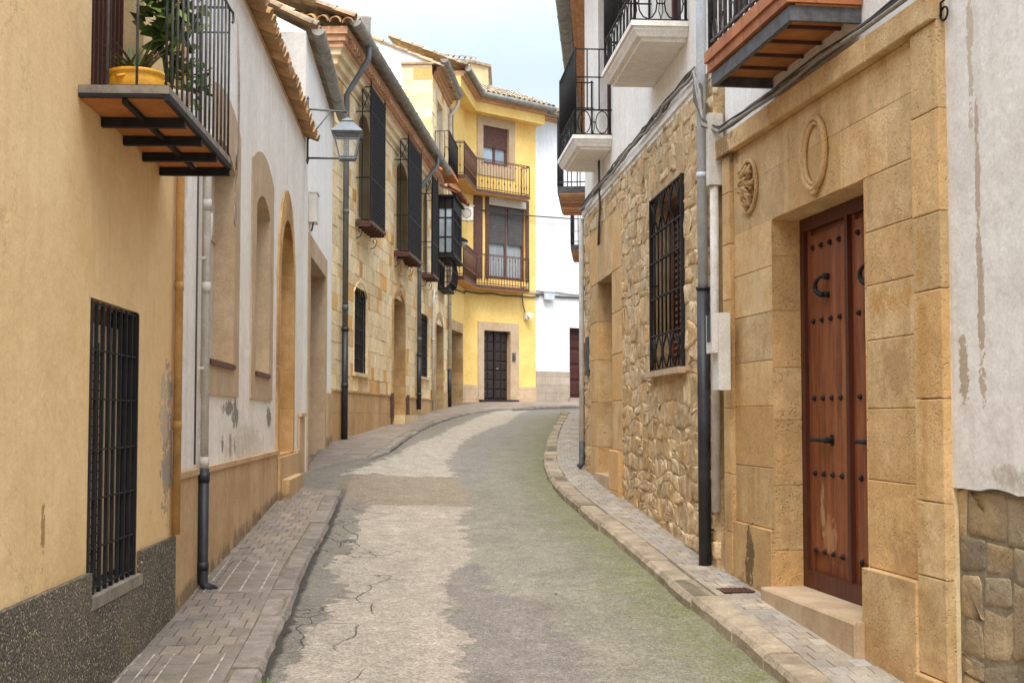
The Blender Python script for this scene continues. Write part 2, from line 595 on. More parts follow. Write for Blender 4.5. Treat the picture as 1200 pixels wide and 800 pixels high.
# ------------------------------------------------------------------ palette
M = {}
M['ochre'] = mat('ochre_plaster', C('f2cf94'), C('e5bd80'), nscale=1.8, mott=.06, crack=.5, c3=C('ecc588'), bump=.55, bscale=30, bdist=.006, soft=.25, big=.12, streak=.22, streakc=C('b98d55'),
                 stains=[(1.2 + 5.35, 1.45, .16, .42, C('a79a88'), 1.0), (5.95 + .5, 1.62, .12, .2, C('c7b092'), .9), (3.1, 2.3, .5, .08, C('c08e58'), .5), (4.2, 1.1, .03, .12, C('9a7040'), .8)])
M['pebble'] = None
M['white_old'] = mat('old_limewash', C('f0eae1'), C('e4dcd1'), nscale=1.6, crack=.5, bump=.35, bscale=26, bdist=.006, soft=.35, streak=.28, streakc=C('b9a78f'), big=.08,
                     stains=[(2.25, 1.25, .34, .05, C('8f887c'), 1.0), (2.6, 1.2, .2, .12, C('8f887c'), 1.0), (1.95, .98, .07, .07, C('8f887c'), 1.0), (2.35, .96, .06, .08, C('8f887c'), 1.0), (2.6, .97, .05, .07, C('8f887c'), 1.0), (4.9, 1.18, .2, .12, C('8d8578'), 1.0), (1.0, 1.0, .14, .5, C('b9a88f'), .6), (.25, 3.0, .12, 1.3, C('bfa98a'), .6), (3.2, .95, 1.2, .18, C('b8a68c'), .5)])
M['white'] = mat('white_paint', C('f3f0ea'), C('e9e4dc'), nscale=1.2, bump=.2, bscale=25, bdist=.005, soft=.2, streak=.16, streakc=C('b5a690'), big=.08)
M['white_warm'] = mat('warm_white_plaster', C('f0ebe3'), C('e5dccf'), nscale=1.3, bump=.2, bscale=25, soft=.2, streak=.2, streakc=C('b7a48b'), big=.1)
M['white_cool0'] = mat('cool_white_plaster', C('dedad6'), C('d0cbc6'), nscale=2.2, bump=.35, bscale=22, bdist=.006, soft=.3, streak=.25, streakc=C('a2968a'), big=.12,
                      stains=[(3.62, 1.75, .10, .26, C('ab9885'), .9), (3.5, 2.45, .06, .9, C('b09a84'), .85), (3.3, 1.95, .05, .3, C('ad9782'), .8)])
M['trim'] = mat('sandstone_trim', C('c5ab8a'), C('b39673'), nscale=2.2, bump=.3, bscale=45, soft=.15, pits=.3, streak=.2, big=.2)
M['trim_joint'] = mat('jointed_sandstone_trim', C('c8a878'), C('a9854f'), nscale=2.5, bump=.35, bscale=45, soft=.2, pits=.4, streak=.25, big=.3, c3=C('b5803c'), joints=(1.7, .36, C('8d7350'), .6))
M['ochre_stone'] = mat('honey_stone', C('d8b073'), C('c49350'), nscale=2.8, bump=.4, bscale=40, soft=.25, pits=.4, streak=.3, c3=C('9a6a35'), joints=(1.7, .42, C('c2a06c'), .5), big=.2)
M['dado'] = mat('ochre_dado', C('cfae82'), C('bd9868'), nscale=1.5, bump=.3, bscale=35, streak=.4, streakc=C('94744b'), soft=.2, big=.25,
                stains=[(4.5, -.02, 2.6, .10, C('6f5f47'), .75), (1.3, -.12, .6, .16, C('77654b'), .75), (5.4, .05, .12, .3, C('6f5f47'), .7)])
M['ashlar'] = mat('golden_ashlar', C('edd9b0'), C('e2c48e'), nscale=5, bump=.45, bscale=38, soft=.25, pits=.4, var=.12, hue=C('d89c42'), huelo=.62, streak=.15, big=.05, mott=.15)
M['ashlar_mortar'] = mat('ashlar_mortar', C('e2cc9f'), C('d0b27e'), nscale=3, bump=.4, bscale=40, soft=.2)
M['stone_dado'] = mat('pale_stone_dado', C('d3ae7a'), C('bd935a'), nscale=1.8, bump=.35, bscale=38, pits=.3, soft=.2, streak=.35, big=.2, joints=(1.1, .5, C('a98757'), .5), c3=C('c79a5a'))
M['cornice'] = mat('pale_cornice_stone', C('e2cba2'), C('d3b580'), nscale=2, bump=.25, bscale=40, streak=.2, big=.2)
M['brick'] = mat('terracotta_brick', C('cfa077'), C('b9835c'), nscale=8, bump=.4, bscale=50, var=.25, hue=C('b56a3c'), joints=(.26, .055, C('c9a98a'), .5))
M['portal0'] = mat('portal_sandstone_plain', C('cba068'), C('b88a50'), nscale=3, bump=.45, bscale=42, soft=.3, pits=.6, var=.10, hue=C('c2904e'), streak=.35, streakc=C('8d6a3d'), big=.3, c3=C('c99a5c'), speck=.25,
                  stains=[(.0, 0, .01, .01, C('000000'), .1)])
M['rub_stone'] = mat('rubble_stone', C('d6ba90'), C('bd9b6e'), nscale=6, bump=.8, bscale=30, bdist=.012, soft=.3, pits=.4, var=.2, hue=C('c79f68'), c3=C('d2c09d'), speck=.3, mott=.2)
M['rub_mortar'] = mat('lime_mortar', C('ceb083'), C('b08d5f'), nscale=5, bump=.9, bscale=22, bdist=.02, soft=.6, big=.3, speck=.2)
M['rub_big'] = mat('large_rubble_stone', C('af9773'), C('8b775b'), nscale=4, mott=.14, bump=.7, bscale=30, bdist=.012, soft=.5, pits=.5, var=.22, hue=C('8a7c68'), c3=C('c2a06c'), speck=.25)
M['grey_mortar'] = mat('grey_mortar', C('92836b'), C('766851'), nscale=7, bump=.8, bscale=30, bdist=.012, speck=.3)
M['yellow'] = mat('yellow_paint', C('f1cb74'), C('e6bb5c'), nscale=1.4, bump=.15, bscale=25, soft=.1, streak=.12, big=.06)
M['yellow_dado'] = mat('beige_stone_dado', C('cdb18e'), C('bd9f7b'), nscale=2, bump=.25, streak=.2, joints=(1.0, .3, C('a18865'), .3), stains=[(2.2 + 0, .15, .5, .14, C('6f665a'), .8)])
M['grey_dado'] = mat('grey_stone_dado', C('b0a18e'), C('a19280'), nscale=2, bump=.25, streak=.2, joints=(.7, .26, C('85786a'), .5))
M['tile'] = mat('clay_tile', C('c29a6e'), C('9d7350'), nscale=7, bump=.5, bscale=40, var=.28, hue=C('b98f5c'), c3=C('8b7a5f'), speck=.3)
M['tile_grey'] = mat('weathered_clay_tile', C('b7a78c'), C('8b7d68'), nscale=7, bump=.5, bscale=40, var=.25, hue=C('a98662'), c3=C('6f6756'), speck=.35)
M['tile_red'] = mat('red_clay_tile', C('a56a4c'), C('875039'), nscale=7, bump=.4, bscale=40, var=.25, speck=.2)
M['terracotta'] = mat('terracotta_slab', C('cc8442'), C('b0682e'), nscale=5, bump=.3, bscale=45, var=.15, big=.2, speck=.15)
M['terracotta_edge'] = mat('glazed_terracotta', C('ba7342'), C('9c5a34'), nscale=4, bump=.25, rough=.65, streak=.3, var=.12, joints=(.3, 3, C('8b4a35'), .3))
M['iron'] = mat('black_iron', C('1d1d20'), C('2a2624'), nscale=12, rough=.7, bump=.2, bscale=90, bdist=.002, spec=.25)
M['iron_worn'] = mat('worn_grey_iron', C('5a5a5e'), C('3a3836'), nscale=14, rough=.6, bump=.3, bscale=80, bdist=.002, spec=.45)
M['iron_brown'] = mat('brown_iron', C('54382f'), C('6a4638'), nscale=12, rough=.6, bump=.2, bscale=80, bdist=.002)
M['zinc'] = mat('weathered_zinc', C('9a978e'), C('7c7972'), nscale=6, rough=.6, bump=.25, bscale=50, bdist=.003, metal=.25, streak=.3, streakc=C('55524b'))
M['pipe_white'] = mat('white_painted_pipe', C('d5d0c8'), C('bfb6a8'), nscale=6, rough=.6, bump=.2, streak=.4, streakc=C('8c7c66'), speck=.1)
M['pipe_pvc'] = mat('pale_blue_grey_pvc', C('c8ced4'), C('b8bec4'), nscale=4, rough=.4, bump=.1, streak=.15)
M['pipe_ochre'] = mat('ochre_painted_pipe', C('cf9f5c'), C('b98745'), nscale=6, rough=.6, bump=.2, streak=.3)
M['pipe_black'] = mat('black_cast_iron', C('25262c'), C('303036'), nscale=10, rough=.5, bump=.3, bscale=70, bdist=.003, spec=.5, speck=.1,
                      c3=C('3a3b42'))
M['pipe_grey'] = mat('dull_grey_pipe', C('6d6f70'), C('5b5c5c'), nscale=8, rough=.55, bump=.2, streak=.25)
M['concrete'] = mat('grey_concrete', C('94897a'), C('776d60'), nscale=8, bump=.5, bscale=40, speck=.3)
M['door_red'] = mat('varnished_chestnut', C('944220'), C('702e14'), wood=True, nscale=4, rough=.42, bump=.25, bscale=30, bdist=.003, spec=.5, streak=.35, streakc=C('a5552c'),
                    stains=[])
M['door_frame'] = mat('dark_chestnut', C('5a2a18'), C('45200f'), wood=True, rough=.5, bump=.25, bdist=.003)
M['door_dark'] = mat('dark_walnut', C('2b1a13'), C('1f120c'), wood=True, rough=.5, bump=.25, bdist=.003, spec=.5)
M['door_ochre'] = mat('orange_wood', C('a8682e'), C('8a4f20'), wood=True, rough=.55, bump=.25, bdist=.003)
M['shutter_brown'] = mat('brown_shutter', C('5d3527'), C('4a281d'), wood=True, rough=.6, bump=.2, bdist=.003)
M['shutter_grey'] = mat('grey_roller_blind', C('5c5754'), C('4f4a48'), nscale=4, rough=.6, bump=.1)
M['blind_wood'] = mat('reddish_shutter_slat', C('8c5a3c'), C('704430'), wood=True, rough=.6, bump=.2, bdist=.003)
M['cream_panel'] = mat('cream_painted_panel', C('c9c0b2'), C('b7ac9b'), nscale=3, bump=.2, streak=.2)
M['white_plastic'] = mat('white_plastic', C('dedbd3'), C('d2cec4'), nscale=3, rough=.4, bump=.05)
M['curtain'] = mat('white_net_curtain', C('989c9f'), C('7f8386'), wood=True, rough=.9, bump=.2)
M['glass'] = glassmat('window_glass', C('59646c'))
M['glass_pale'] = glassmat('pale_reflecting_glass', C('9fb0bd'))
M['glass_dark'] = glassmat('dark_glass', C('22262a'))
M['lamp_glass'] = glassmat('lantern_glass', C('c9c6bd'), .15)
M['dark'] = mat('dark_interior', C('2a221c'), C('1d1814'), bump=0)
M['pot_yellow'] = mat('glazed_yellow_pot', C('f2b20e'), C('e39c08'), nscale=3, rough=.35, bump=.1, spec=.5)
M['pot_pale'] = mat('pale_clay_pot', C('cbb59b'), C('bba387'), nscale=4, rough=.8, bump=.2)
M['leaf'] = mat('green_leaf', C('4b6b2c', .9), C('37541f', .9), nscale=12, rough=.5, bump=.1, var=.4, hue=C('8a9a3a'))
M['leaf_spike'] = mat('spiky_leaf', C('587040'), C('3f5530'), nscale=9, rough=.5, bump=.1, var=.35, hue=C('6b4a48'))
M['rope'] = mat('old_rope', C('9d9080'), C('7f7364'), nscale=20, bump=.4, bscale=120)
M['cable'] = mat('grey_cable', C('4a4744'), C('5c5853'), nscale=20, rough=.7, bump=.1)
M['cable_pale'] = mat('pale_cable', C('9c958b'), C('857d72'), nscale=20, rough=.7, bump=.1)
M['paver'] = mat('worn_paver', C('928578'), C('70665b'), nscale=5, bump=.6, bscale=60, bdist=.005, soft=.25, var=.12, hue=C('8a7c6c'), big=.75, bigscale=2.0, speck=.35, rough=.75, mott=.16, c3=C('7c6d56'))
M['paver_pale'] = mat('pale_worn_paver', C('b3a591'), C('948673'), nscale=5, bump=.6, bscale=60, bdist=.005, soft=.25, var=.16, hue=C('9b968e'), big=.5, bigscale=2.0, speck=.35, rough=.75, mott=.16, c3=C('a08a6a'))
M['kerb_pale'] = mat('pale_kerb_stone', C('b09f86'), C('8b7a63'), nscale=6, bump=.9, bscale=40, bdist=.010, soft=.5, var=.18, big=.5, bigscale=2.2, speck=.35, rough=.8, mott=.16, c3=C('7c7050'))
M['kerb'] = mat('kerb_stone', C('8f857a'), C('6a6157'), nscale=6, bump=.9, bscale=40, bdist=.010, soft=.5, var=.15, big=.55, bigscale=2.2, speck=.35, rough=.8, mott=.16, c3=C('6f6553'))
M['bedding'] = mat('sandy_joint_bedding', C('7d705e'), C('645846'), nscale=9, bump=.8, bscale=50, speck=.4, c3=C('555a38'))


def pebble_mat():
    N = NT('pebble_dash')
    vo = N.n('ShaderNodeTexVoronoi'); N.l(N.tc, vo.inputs['Vector']); vo.inputs['Scale'].default_value = 75; vo.inputs['Randomness'].default_value = 1
    sp = N.n('ShaderNodeSeparateColor'); N.l(vo.outputs[1], sp.inputs[0])
    cr = N.n('ShaderNodeValToRGB'); N.l(sp.outputs[0], cr.inputs[0])
    cr.color_ramp.interpolation = 'CONSTANT'
    els = [(0, C('4a443b')), (.3, C('8a7d66')), (.5, C('665e50')), (.66, C('b8a688')), (.8, C('77716a')), (.92, C('d6c8a6'))]
    cr.color_ramp.elements[0].color = els[0][1]; cr.color_ramp.elements[1].position = els[1][0]; cr.color_ramp.elements[1].color = els[1][1]
    for p, c in els[2:]:
        e = cr.color_ramp.elements.new(p); e.color = c
    col = N.mix(N.rng(vo.outputs[0], .3, .62), cr.outputs[0], C('5c5344'))
    col = N.mix(N.rng(N.noise(1.5, 5, .6), .4, .7, 0, .35), col, C('8a7a5e'))
    N.l(col, N.bs.inputs['Base Color']); N.bs.inputs['Roughness'].default_value = .85
    h = N.rng(vo.outputs[0], 0, .6, 1, 0)
    N.l(N.bumpn(h, 1.0, .012), N.bs.inputs['Normal'])
    return N.mat


M['pebble'] = pebble_mat()

# ================================================================== facades
L1 = Fac(-1.6 - .045 * 1.2, 1.2, -.045, 1, -1)
L2 = Fac(-1.45 - .064 * 7.88, 7.88, -.064, 1, -1)
L3 = Fac(-1.45 - .064 * 16.3, 16.3, -.064, 1, -1)
L4 = Fac(-4.167 + .064 * 21.15, 21.15, .064, 1, -1)
L5 = Fac(-4.167 + .064 * 33.8, 33.8, .064, 1, -1)
L6A = Fac(-1.767, 37.5, .115, 1, -1)
_c = (-1.419, 40.53)
L6B = Fac(_c[0], _c[1], 1, .94, -1)
R1 = Fac(2.747 - .137 * 1.2, 1.2, -.137, 1, 1)
R2 = Fac(2.747 - .137 * 6.0, 6.0, -.137, 1, 1)
R3 = Fac(2.1375 - .075 * 9.45, 9.45, -.075, 1, 1)
R4 = Fac(.9, 16.55, .07, 1, 1)


def wallpart(F, root, name, m, s0, s1, z0, z1, openings=(), d0=-.35, d1=0.0, poly=None):
    mb = MB(F.T)
    mb.prism(poly or rect(s0, s1, z0, z1), d0, d1, holes=openings)
    return mb.build(name, m, root)


def carcass(F, root, s0, s1, depth, z1, m, z0=None, name='rear_wall'):
    """side and back walls behind the front, so the house is a solid volume"""
    mb = MB(F.T); z0 = F.zb - .3 if z0 is None else z0
    mb.box(s0, s0 + .3, -depth, -.36, z0, z1); mb.box(s1 - .3, s1, -depth, -.36, z0, z1); mb.box(s0 + .31, s1 - .31, -depth, -depth + .3, z0, z1)
    mb.box(s0 + .31, s1 - .31, -depth + .31, -1.2, z1 - .2, z1 - .02)
    return mb.build(name, m, root)


def framed_pane(F, root, s0, s1, z0, z1, d, fm, gm, nv=2, nh=2, w=.05, name='window'):
    mb = MB(F.T)
    mb.ring(rect(s0, s1, z0, z1), rect(s0 + w, s1 - w, z0 + w, z1 - w), d + .03, d - .03, d - .03)
    for k in range(1, nv):
        s = s0 + (s1 - s0) * k / nv; mb.box(s - w * .45, s + w * .45, d - .02, d + .032, z0 + w, z1 - w)
    for k in range(1, nh):
        z = z0 + (z1 - z0) * k / nh; mb.box(s0 + w, s1 - w, d - .02, d + .024, z - w * .3, z + w * .3)
    o = mb.build(name, fm, root)
    p = MB(F.T); p.box(s0 + .01, s1 - .01, d - .015, d - .005, z0 + .01, z1 - .01); p.build('pane', gm, o)
    return o


def slatted(F, root, s0, s1, z0, z1, d, m, sp=.06, name='shutter', leaves=2):
    mb = MB(F.T); w = (s1 - s0) / leaves
    for k in range(leaves):
        a, b = s0 + w * k + .004, s0 + w * (k + 1) - .004
        mb.ring(rect(a, b, z0, z1), rect(a + .05, b - .05, z0 + .06, z1 - .06), d + .02, d - .02, d - .02)
        z = z0 + .07
        while z < z1 - .08:
            i = mb.add([(a + .05, d + .014, z), (b - .05, d + .014, z), (b - .05, d - .014, z + sp * .95), (a + .05, d - .014, z + sp * .95)])
            mb.face((i, i + 1, i + 2, i + 3)); z += sp
    mb.box(s0, s1, d - .035, d - .025, z0, z1)
    return mb.build(name, m, root)


# ---------------------------------------------------------------- L1: near ochre house
h = house(L1, 'town_house', 'ochre plastered house with pebble-dash plinth and barred ground floor window, at the left edge')
sE = L1.s(203)
w0, w1 = L1.s(105), L1.s(162)
zt, zbm = 2.13, .80
o0, o1 = L1.s(107, 60), L1.s(168, 60)
wallpart(L1, h, 'wall', M['ochre'], 0, sE, L1.zb - .3, 5.4, [rect(w0, w1, zbm, zt), rect(o0, o1, 3.02, 5.1)])
mb = MB(L1.T)
mb.prism([(0, L1.zb - .3), (sE + .0, L1.zb - .3), (sE + .0, .915), (w1 + .03, .915), (w1 + .03, zbm - .05), (w0 - .005, zbm - .05), (w0 - .005, .915), (0, .915)], .003, .03)
mb.build('plinth', M['pebble'], h)
mb = MB(L1.T); mb.box(w0 - .004, w1 + .029, -.2, .034, zbm - .05, zbm + .004); mb.build('sill', M['concrete'], h)
win = framed_pane(L1, h, w0, w1, zbm + .01, zt, -.17, M['door_ochre'], M['glass_dark'], 2, 3, .06)
mb = MB(L1.T)
grille(mb, w0 + .015, w1 - .03, zbm - .02, zt - .01, -.005, 9, 7, .0115, .006, hz=[.83, 1.01, 1.23, 1.45, 1.68, 1.9, zt - .02])
mb.box(w1 - .05, w1 - .002, -.14, .0, zbm + .006, zt - .004)
mb.build('grille', M['iron'], win)
mb = MB(L1.T)
z = zbm + .08
while z < 1.92:
    mb.box(w0 + .01, w0 + (w1 - w0) * .52, -.065, -.06, z, z + .006); z += .042
for k in range(8): mb.box(w0 + .03 + k * .065, w0 + .034 + k * .065, -.07, -.0655, zbm + .01, 1.95)
mb.build('wire_mesh', M['iron'], win)
mb = MB(L1.T)
for k in range(6): mb.box(w0 + .03 + k * .14, w0 + .14 + k * .14, -.085, -.08, zbm + .04, 2.04)
mb.build('curtain', mat('buff_curtain', C('cfb48e'), C('b2956c'), wood=True, bump=.1), win)
# balcony door with shutter
win = framed_pane(L1, h, o0, o1, 3.03, 5.09, -.2, M['shutter_brown'], M['glass_dark'], 2, 3, .07, 'balcony_door')
mb = MB(L1.T)
for k in range(13):
    s = o0 + .03 + (o1 - o0 - .06) * k / 12; mb.box(s - .012, s + .012, -.12, -.1, 3.04, 5.05)
mb.box(o0, o1, -.1, -.085, 4.1, 4.14); mb.build('louvre', M['shutter_brown'], win)
# balcony
b0, b1, bd = L1.sY(5.785), L1.sY(7.45), .385
bal = MB(L1.T)
bal.ring(rect(b0, b1, 0, 1), rect(b0, b1, 0, 1), 0, 0, 0) if False else None
bal.box(b0, b1, .002, bd, 2.985, 3.02)
bo = bal.build('balcony', M['concrete'], h)
mb = MB(L1.T)
for k in range(4):
    for q in (0, 1):
        a, b = b0 + (b1 - b0) * k / 4 + .03, b0 + (b1 - b0) * (k + 1) / 4 - .012
        c, e = (.006, bd * .5 - .012) if q == 0 else (bd * .5 + .012, bd - .02)
        mb.box(a, b, c, e, 2.965, 2.984, mb.rc())
mb.build('underside_tile', M['terracotta'], bo)
mb = MB(L1.T)
for k in range(1, 5):
    s = b0 + (b1 - b0) * k / 4 - .015
    mb.box(s - .02, s + .015, .003, bd - .005, 2.92, 2.964)
mb.box(b0 + .02, b1 - .04, bd * .5 - .011, bd * .5 + .011, 2.945, 2.9645)
mb.box(b0, b1, bd - .02, bd + .004, 2.955, 2.9845); mb.box(b0 - .004, b0 + .02, .003, bd - .021, 2.968, 2.9845)
mb.build('steel_frame', M['iron'], bo)
mb = MB(L1.T)
railing(mb, [(b0 + .015, .12), (b0 + .015, bd - .015), (b1 - .015, bd - .015), (b1 - .015, .12)], 3.02, 3.86, .118, .0062, .008, low=.0, posts=False); mb.tube([(b0 + .015, .01, 3.86), (b0 + .015, .13, 3.86)], .008, 4)
for z in (3.72,): mb.tube([(b1 - .015, bd - .015, z), (b1 - .015, .02, z)], .006, 4)
mb.tube([(b1 - .03, bd - .015, 3.86), (b1 + .02, bd, 3.84), (b1 + .03, bd, 3.80), (b1 + .0, bd, 3.78)], .007, 6)
mb.build('railing', M['iron_worn'], bo)
mb = MB(L1.T)
pipe(mb, [(sE - .035, .035, .93), (sE - .035, .035, 5.3)], .024, collars=[((sE - .035, .035, z), .05) for z in (1.55, 2.35, 3.3)])
mb.build('drainpipe', M['pipe_ochre'], h)
mb = MB(L1.T); tiles(mb, 0, sE, .3, 5.4, -.9, .35, 6); mb.box(0, sE, -.3, .22, 5.4, 5.46); mb.build('roof', M['tile'], h)
carcass(L1, h, 0, sE, 5, 5.3, M['ochre'])

# pot plants on the balcony
p = L1.W(L1.sY(6.12), .17, 3.021)
t = thing('potted_plant', 'spiky-leaved plant in a squat yellow glazed pot on the left balcony', 'potted plant', p, group='plants on the left balcony')
mb = MB(); mb.lathe([(.075, 0), (.1, .012), (.122, .06), (.125, .09), (.118, .115), (.128, .12), (.128, .135), (.112, .137), (.108, .12), (.02, .11)], n=28)
for k in range(3):
    a = -1.9 + k * 2.1
    mb.tube([(.12 * math.cos(a - .18), .12 * math.sin(a - .18), .1), (.142 * math.cos(a), .142 * math.sin(a), .09), (.12 * math.cos(a + .18), .12 * math.sin(a + .18), .1)], .008, 6)
mb.build('pot', M['pot_yellow'], t)
mb = MB()
for k in range(46):
    a = R.uniform(0, 6.283); el = R.uniform(.5, 1.45); L = R.uniform(.12, .26); w = R.uniform(.008, .014)
    pts = []; base = Vector((R.uniform(-.05, .05), R.uniform(-.05, .05), .12))
    dirv = Vector((math.cos(a) * math.cos(el), math.sin(a) * math.cos(el), math.sin(el))); side = Vector((-math.sin(a), math.cos(a), 0))
    c = mb.rc(); prev = None
    for q in range(5):
        f = q / 4; c_ = base + dirv * L * f + Vector((math.cos(a), math.sin(a), -.6)) * (f * f * .05)
        ww = w * (1 - f) ** .6 + .0006
        i = mb.add([tuple(c_ - side * ww), tuple(c_ + side * ww)])
        if prev is not None: mb.face((prev, prev + 1, i + 1, i), c)
        prev = i
mb.build('leaves', M['leaf_spike'], t, recalc=False)


def leafy(mb, n, cen, rad_, size, hang=0.0):
    for k in range(n):
        a = R.uniform(0, 6.283); u = R.uniform(-1, 1); rr = R.random() ** .5
        x = Vector((math.cos(a) * math.sqrt(1 - u * u) * rad_[0] * rr, math.sin(a) * math.sqrt(1 - u * u) * rad_[1] * rr, u * rad_[2] * rr - R.random() * hang)) + Vector(cen)
        s = size * R.uniform(.6, 1.3)
        ax = Vector((R.uniform(-1, 1), R.uniform(-1, 1), R.uniform(-.6, .6))).normalized(); up = Vector((R.uniform(-.5, .5), R.uniform(-.5, .5), R.uniform(-1, .4))).normalized()
        sd = ax.cross(up).normalized() * s * .34
        i = mb.add([tuple(x), tuple(x + ax * s * .35 + sd), tuple(x + ax * s), tuple(x + ax * s * .35 - sd), tuple(x + ax * s * .5 + Vector((0, 0, s * .08)))])
        c = mb.rc()
        mb.face((i, i + 1, i + 4), c); mb.face((i + 1, i + 2, i + 4), c); mb.face((i + 2, i + 3, i + 4), c); mb.face((i + 3, i, i + 4), c)


p = L1.W(L1.sY(6.75), .19, 3.021)
t = thing('potted_plant', 'bushy leafy plant in a pale clay pot on the left balcony, beside the yellow pot', 'potted plant', p, group='plants on the left balcony')
mb = MB(); mb.lathe([(.07, 0), (.095, .12), (.11, .17), (.112, .19), (.1, .19), (.09, .15), (.02, .15)], n=24); mb.build('pot', M['pot_pale'], t)
mb = MB()
for k in range(7):
    a = k * .9; mb.tube([(0, 0, .14), (.04 * math.cos(a), .04 * math.sin(a), .4), (.09 * math.cos(a), .1 * math.sin(a), .72 + .05 * (k % 3))], [.006, .005, .003], 5)
mb.build('stem', M['leaf'], t)
mb = MB(); leafy(mb, 260, (0, .0, .62), (.14, .2, .26), .085); leafy(mb, 120, (.08, .12, .3), (.1, .2, .2), .05); mb.build('leaves', M['leaf'], t, recalc=False)
# rope
p = L1.W(b1 - .02, bd + .03, 2.94)
t = thing('rope', 'thin pale rope hanging in a loop from the far corner of the left balcony', 'rope', p, L1.rz)
mb = MB()
mb.tube([(0, 0, .86), (-.01, -.01, .5), (.004, -.012, .1), (-.006, -.008, -.02), (.01, 0, -.1), (-.03, 0, -.2), (-.035, 0, -.27), (0, 0, -.3), (.035, 0, -.27), (.03, 0, -.2), (.0, 0, -.1), (.012, 0, .03)], .0035, 6)
mb.tube([(.01, 0, .88), (.02, -.012, .5), (.01, -.012, .06)], .004, 6)
for k in range(4): mb.tube(circ(0, -.0, .02 + k * .012, .02, .008, 10), .003, 5, closed=True)
mb.tube([(-.01, -.01, .03), (-.07, -.014, .12), (-.09, -.014, .06), (-.02, -.01, .01)], .003, 5)
mb.build('rope', M['rope'], t)

# ---------------------------------------------------------------- L2: low white house
_pl = lambda F_, ys, rx, rz_, c_, a_: [(F_.sY(y_), g(y_) - F_.zb + .03, rx * (.7 + .6 * ((y_ * 7.3) % 1)), rz_ * (.6 + .8 * ((y_ * 3.7) % 1)), c_, a_) for y_ in ys]
M['dado'] = mat('ochre_dado', C('cfae82'), C('bd9868'), nscale=1.5, bump=.35, bscale=35, streak=.45, streakc=C('94744b'), soft=.25, big=.25, crack=.4,
                stains=_pl(L2, (8.3, 9.1, 9.9, 10.8, 11.6, 12.4, 13.1), .45, .06, C('6b5d45'), .7) + [(2.2, .62, 1.4, .1, C('b08d5f'), .5)])
h = house(L2, 'town_house', 'low white limewashed house with ochre dado, two blind windows and arched stone doorway')
e2 = L2.sY(16.28)
A1 = (L2.s(243), L2.s(271.5)); A2 = (L2.s(297.5), L2.s(313.6)); AD = (L2.s(326.5), L2.s(342))
ow = [arch(a, b, 1.99, 3.42, .14, 8) for a, b in (A1, A2)]
ad = arch(AD[0], AD[1], 1.22, 2.98, (AD[1] - AD[0]) / 2, 14)
wallpart(L2, h, 'wall', M['white_old'], 0, e2, L2.zb - .3, 4.9, ow + [ad], d0=-.4)
for (a, b) in (A1, A2):
    sur = MB(L2.T); m_ = .17
    sur.ring(arch(a - .28, b + .3, 1.75, 3.76, .17, 8), arch(a, b, 1.991, 3.419, .139, 8), .014, -.01, -.15)
    so = sur.build('window_surround', M['trim'], h)
    mb = MB(L2.T); mb.box(a - .02, b + .02, -.12, .03, 1.95, 1.985); mb.build('sill', M['door_frame'], so)
    pane = MB(L2.T); pane.prism(arch(a - .02, b + .02, 1.97, 3.43, .15, 8), -.2, -.14); pane.build('panel', M['cream_panel'], so)
    mb = MB(L2.T); mb.box((a + b) / 2 - .012, (a + b) / 2 + .012, -.14, -.13, 2.0, 3.5); mb.box(a, b, -.14, -.128, 2.9, 2.94); mb.build('shutter_joint', M['trim'], so)
sur = MB(L2.T)
a, b = AD
ao = arch(a - .22, b + .16, 1.05, 2.98, (b - a) / 2 + .3, 14)
sur.ring(ao, arch(a, b, 1.221, 2.98, (b - a) / 2 - .001, 14), .02, -.01, -.36)
so = sur.build('door_surround', M['ochre_stone'], h)
mb = MB(L2.T)
mb.box(a - .2, b + .5, .021, .05, L2.zb - .2, 1.2); mb.box(a - .1, b + .1, .051, .13, L2.zb - .2, .98)
mb.build('doorstep', M['dado'], so)
mb = MB(L2.T); mb.prism(arch(a - .02, b + .02, 1.21, 2.98, (b - a) / 2 + .02, 14), -.42, -.365)
for k in range(1, 8): mb.box(a + (b - a) * k / 8 - .006, a + (b - a) * k / 8 + .006, -.364, -.352, 1.23, 3.4)
mb.build('door', M['door_ochre'], h)
mb = MB(L2.T); mb.box(.01, a - .22, .003, .022, L2.zb - .2, 1.235, (.5, .5, .5)); mb.box(.01, a - .22, .003, .034, 1.236, 1.272); mb.build('dado', M['dado'], h)
s5 = L2.s(349.5)
mb = MB(L2.T); mb.box(s5, e2 - .002, .003, .026, L2.zb - .2, 1.6); mb.box(s5 - .01, e2 - .002, .003, .045, 1.601, 1.64); mb.build('dado', M['dado'], h)
# seam kerb stone between the doorway and the right dado
mb = MB(L2.T); mb.box(b + .501, s5 - .002, .003, .03, L2.zb - .2, 1.22); mb.build('dado', M['dado'], h)
mb = MB(L2.T); sp_ = L2.s(230.5); o_ = .055
pipe(mb, [(sp_, o_, 1.27), (sp_, o_, 3.5), (sp_ + .0, o_, 4.7)], .026, collars=[((sp_, o_, z), .07) for z in (1.31, 2.42, 2.95, 3.4)])
mb.tube([(sp_, o_, 2.62), (sp_ + .01, o_ + .02, 2.78), (sp_ + .005, o_ + .024, 2.9)], .014, 8)
for z in (2.6, 3.15, 1.9): mb.box(sp_ - .045, sp_ - .025, .001, o_, z, z + .015)
po = mb.build('drainpipe', M['pipe_white'], h)
mb = MB(L2.T); pipe(mb, [(sp_, o_, 1.27), (sp_, o_, .56), (sp_, o_ + .02, .53), (sp_ + .01, o_ + .08, .5)], .033, collars=[((sp_, o_, 1.22), .06), ((sp_, o_, .66), .05)])
mb.build('pipe_foot', M['pipe_black'], po)
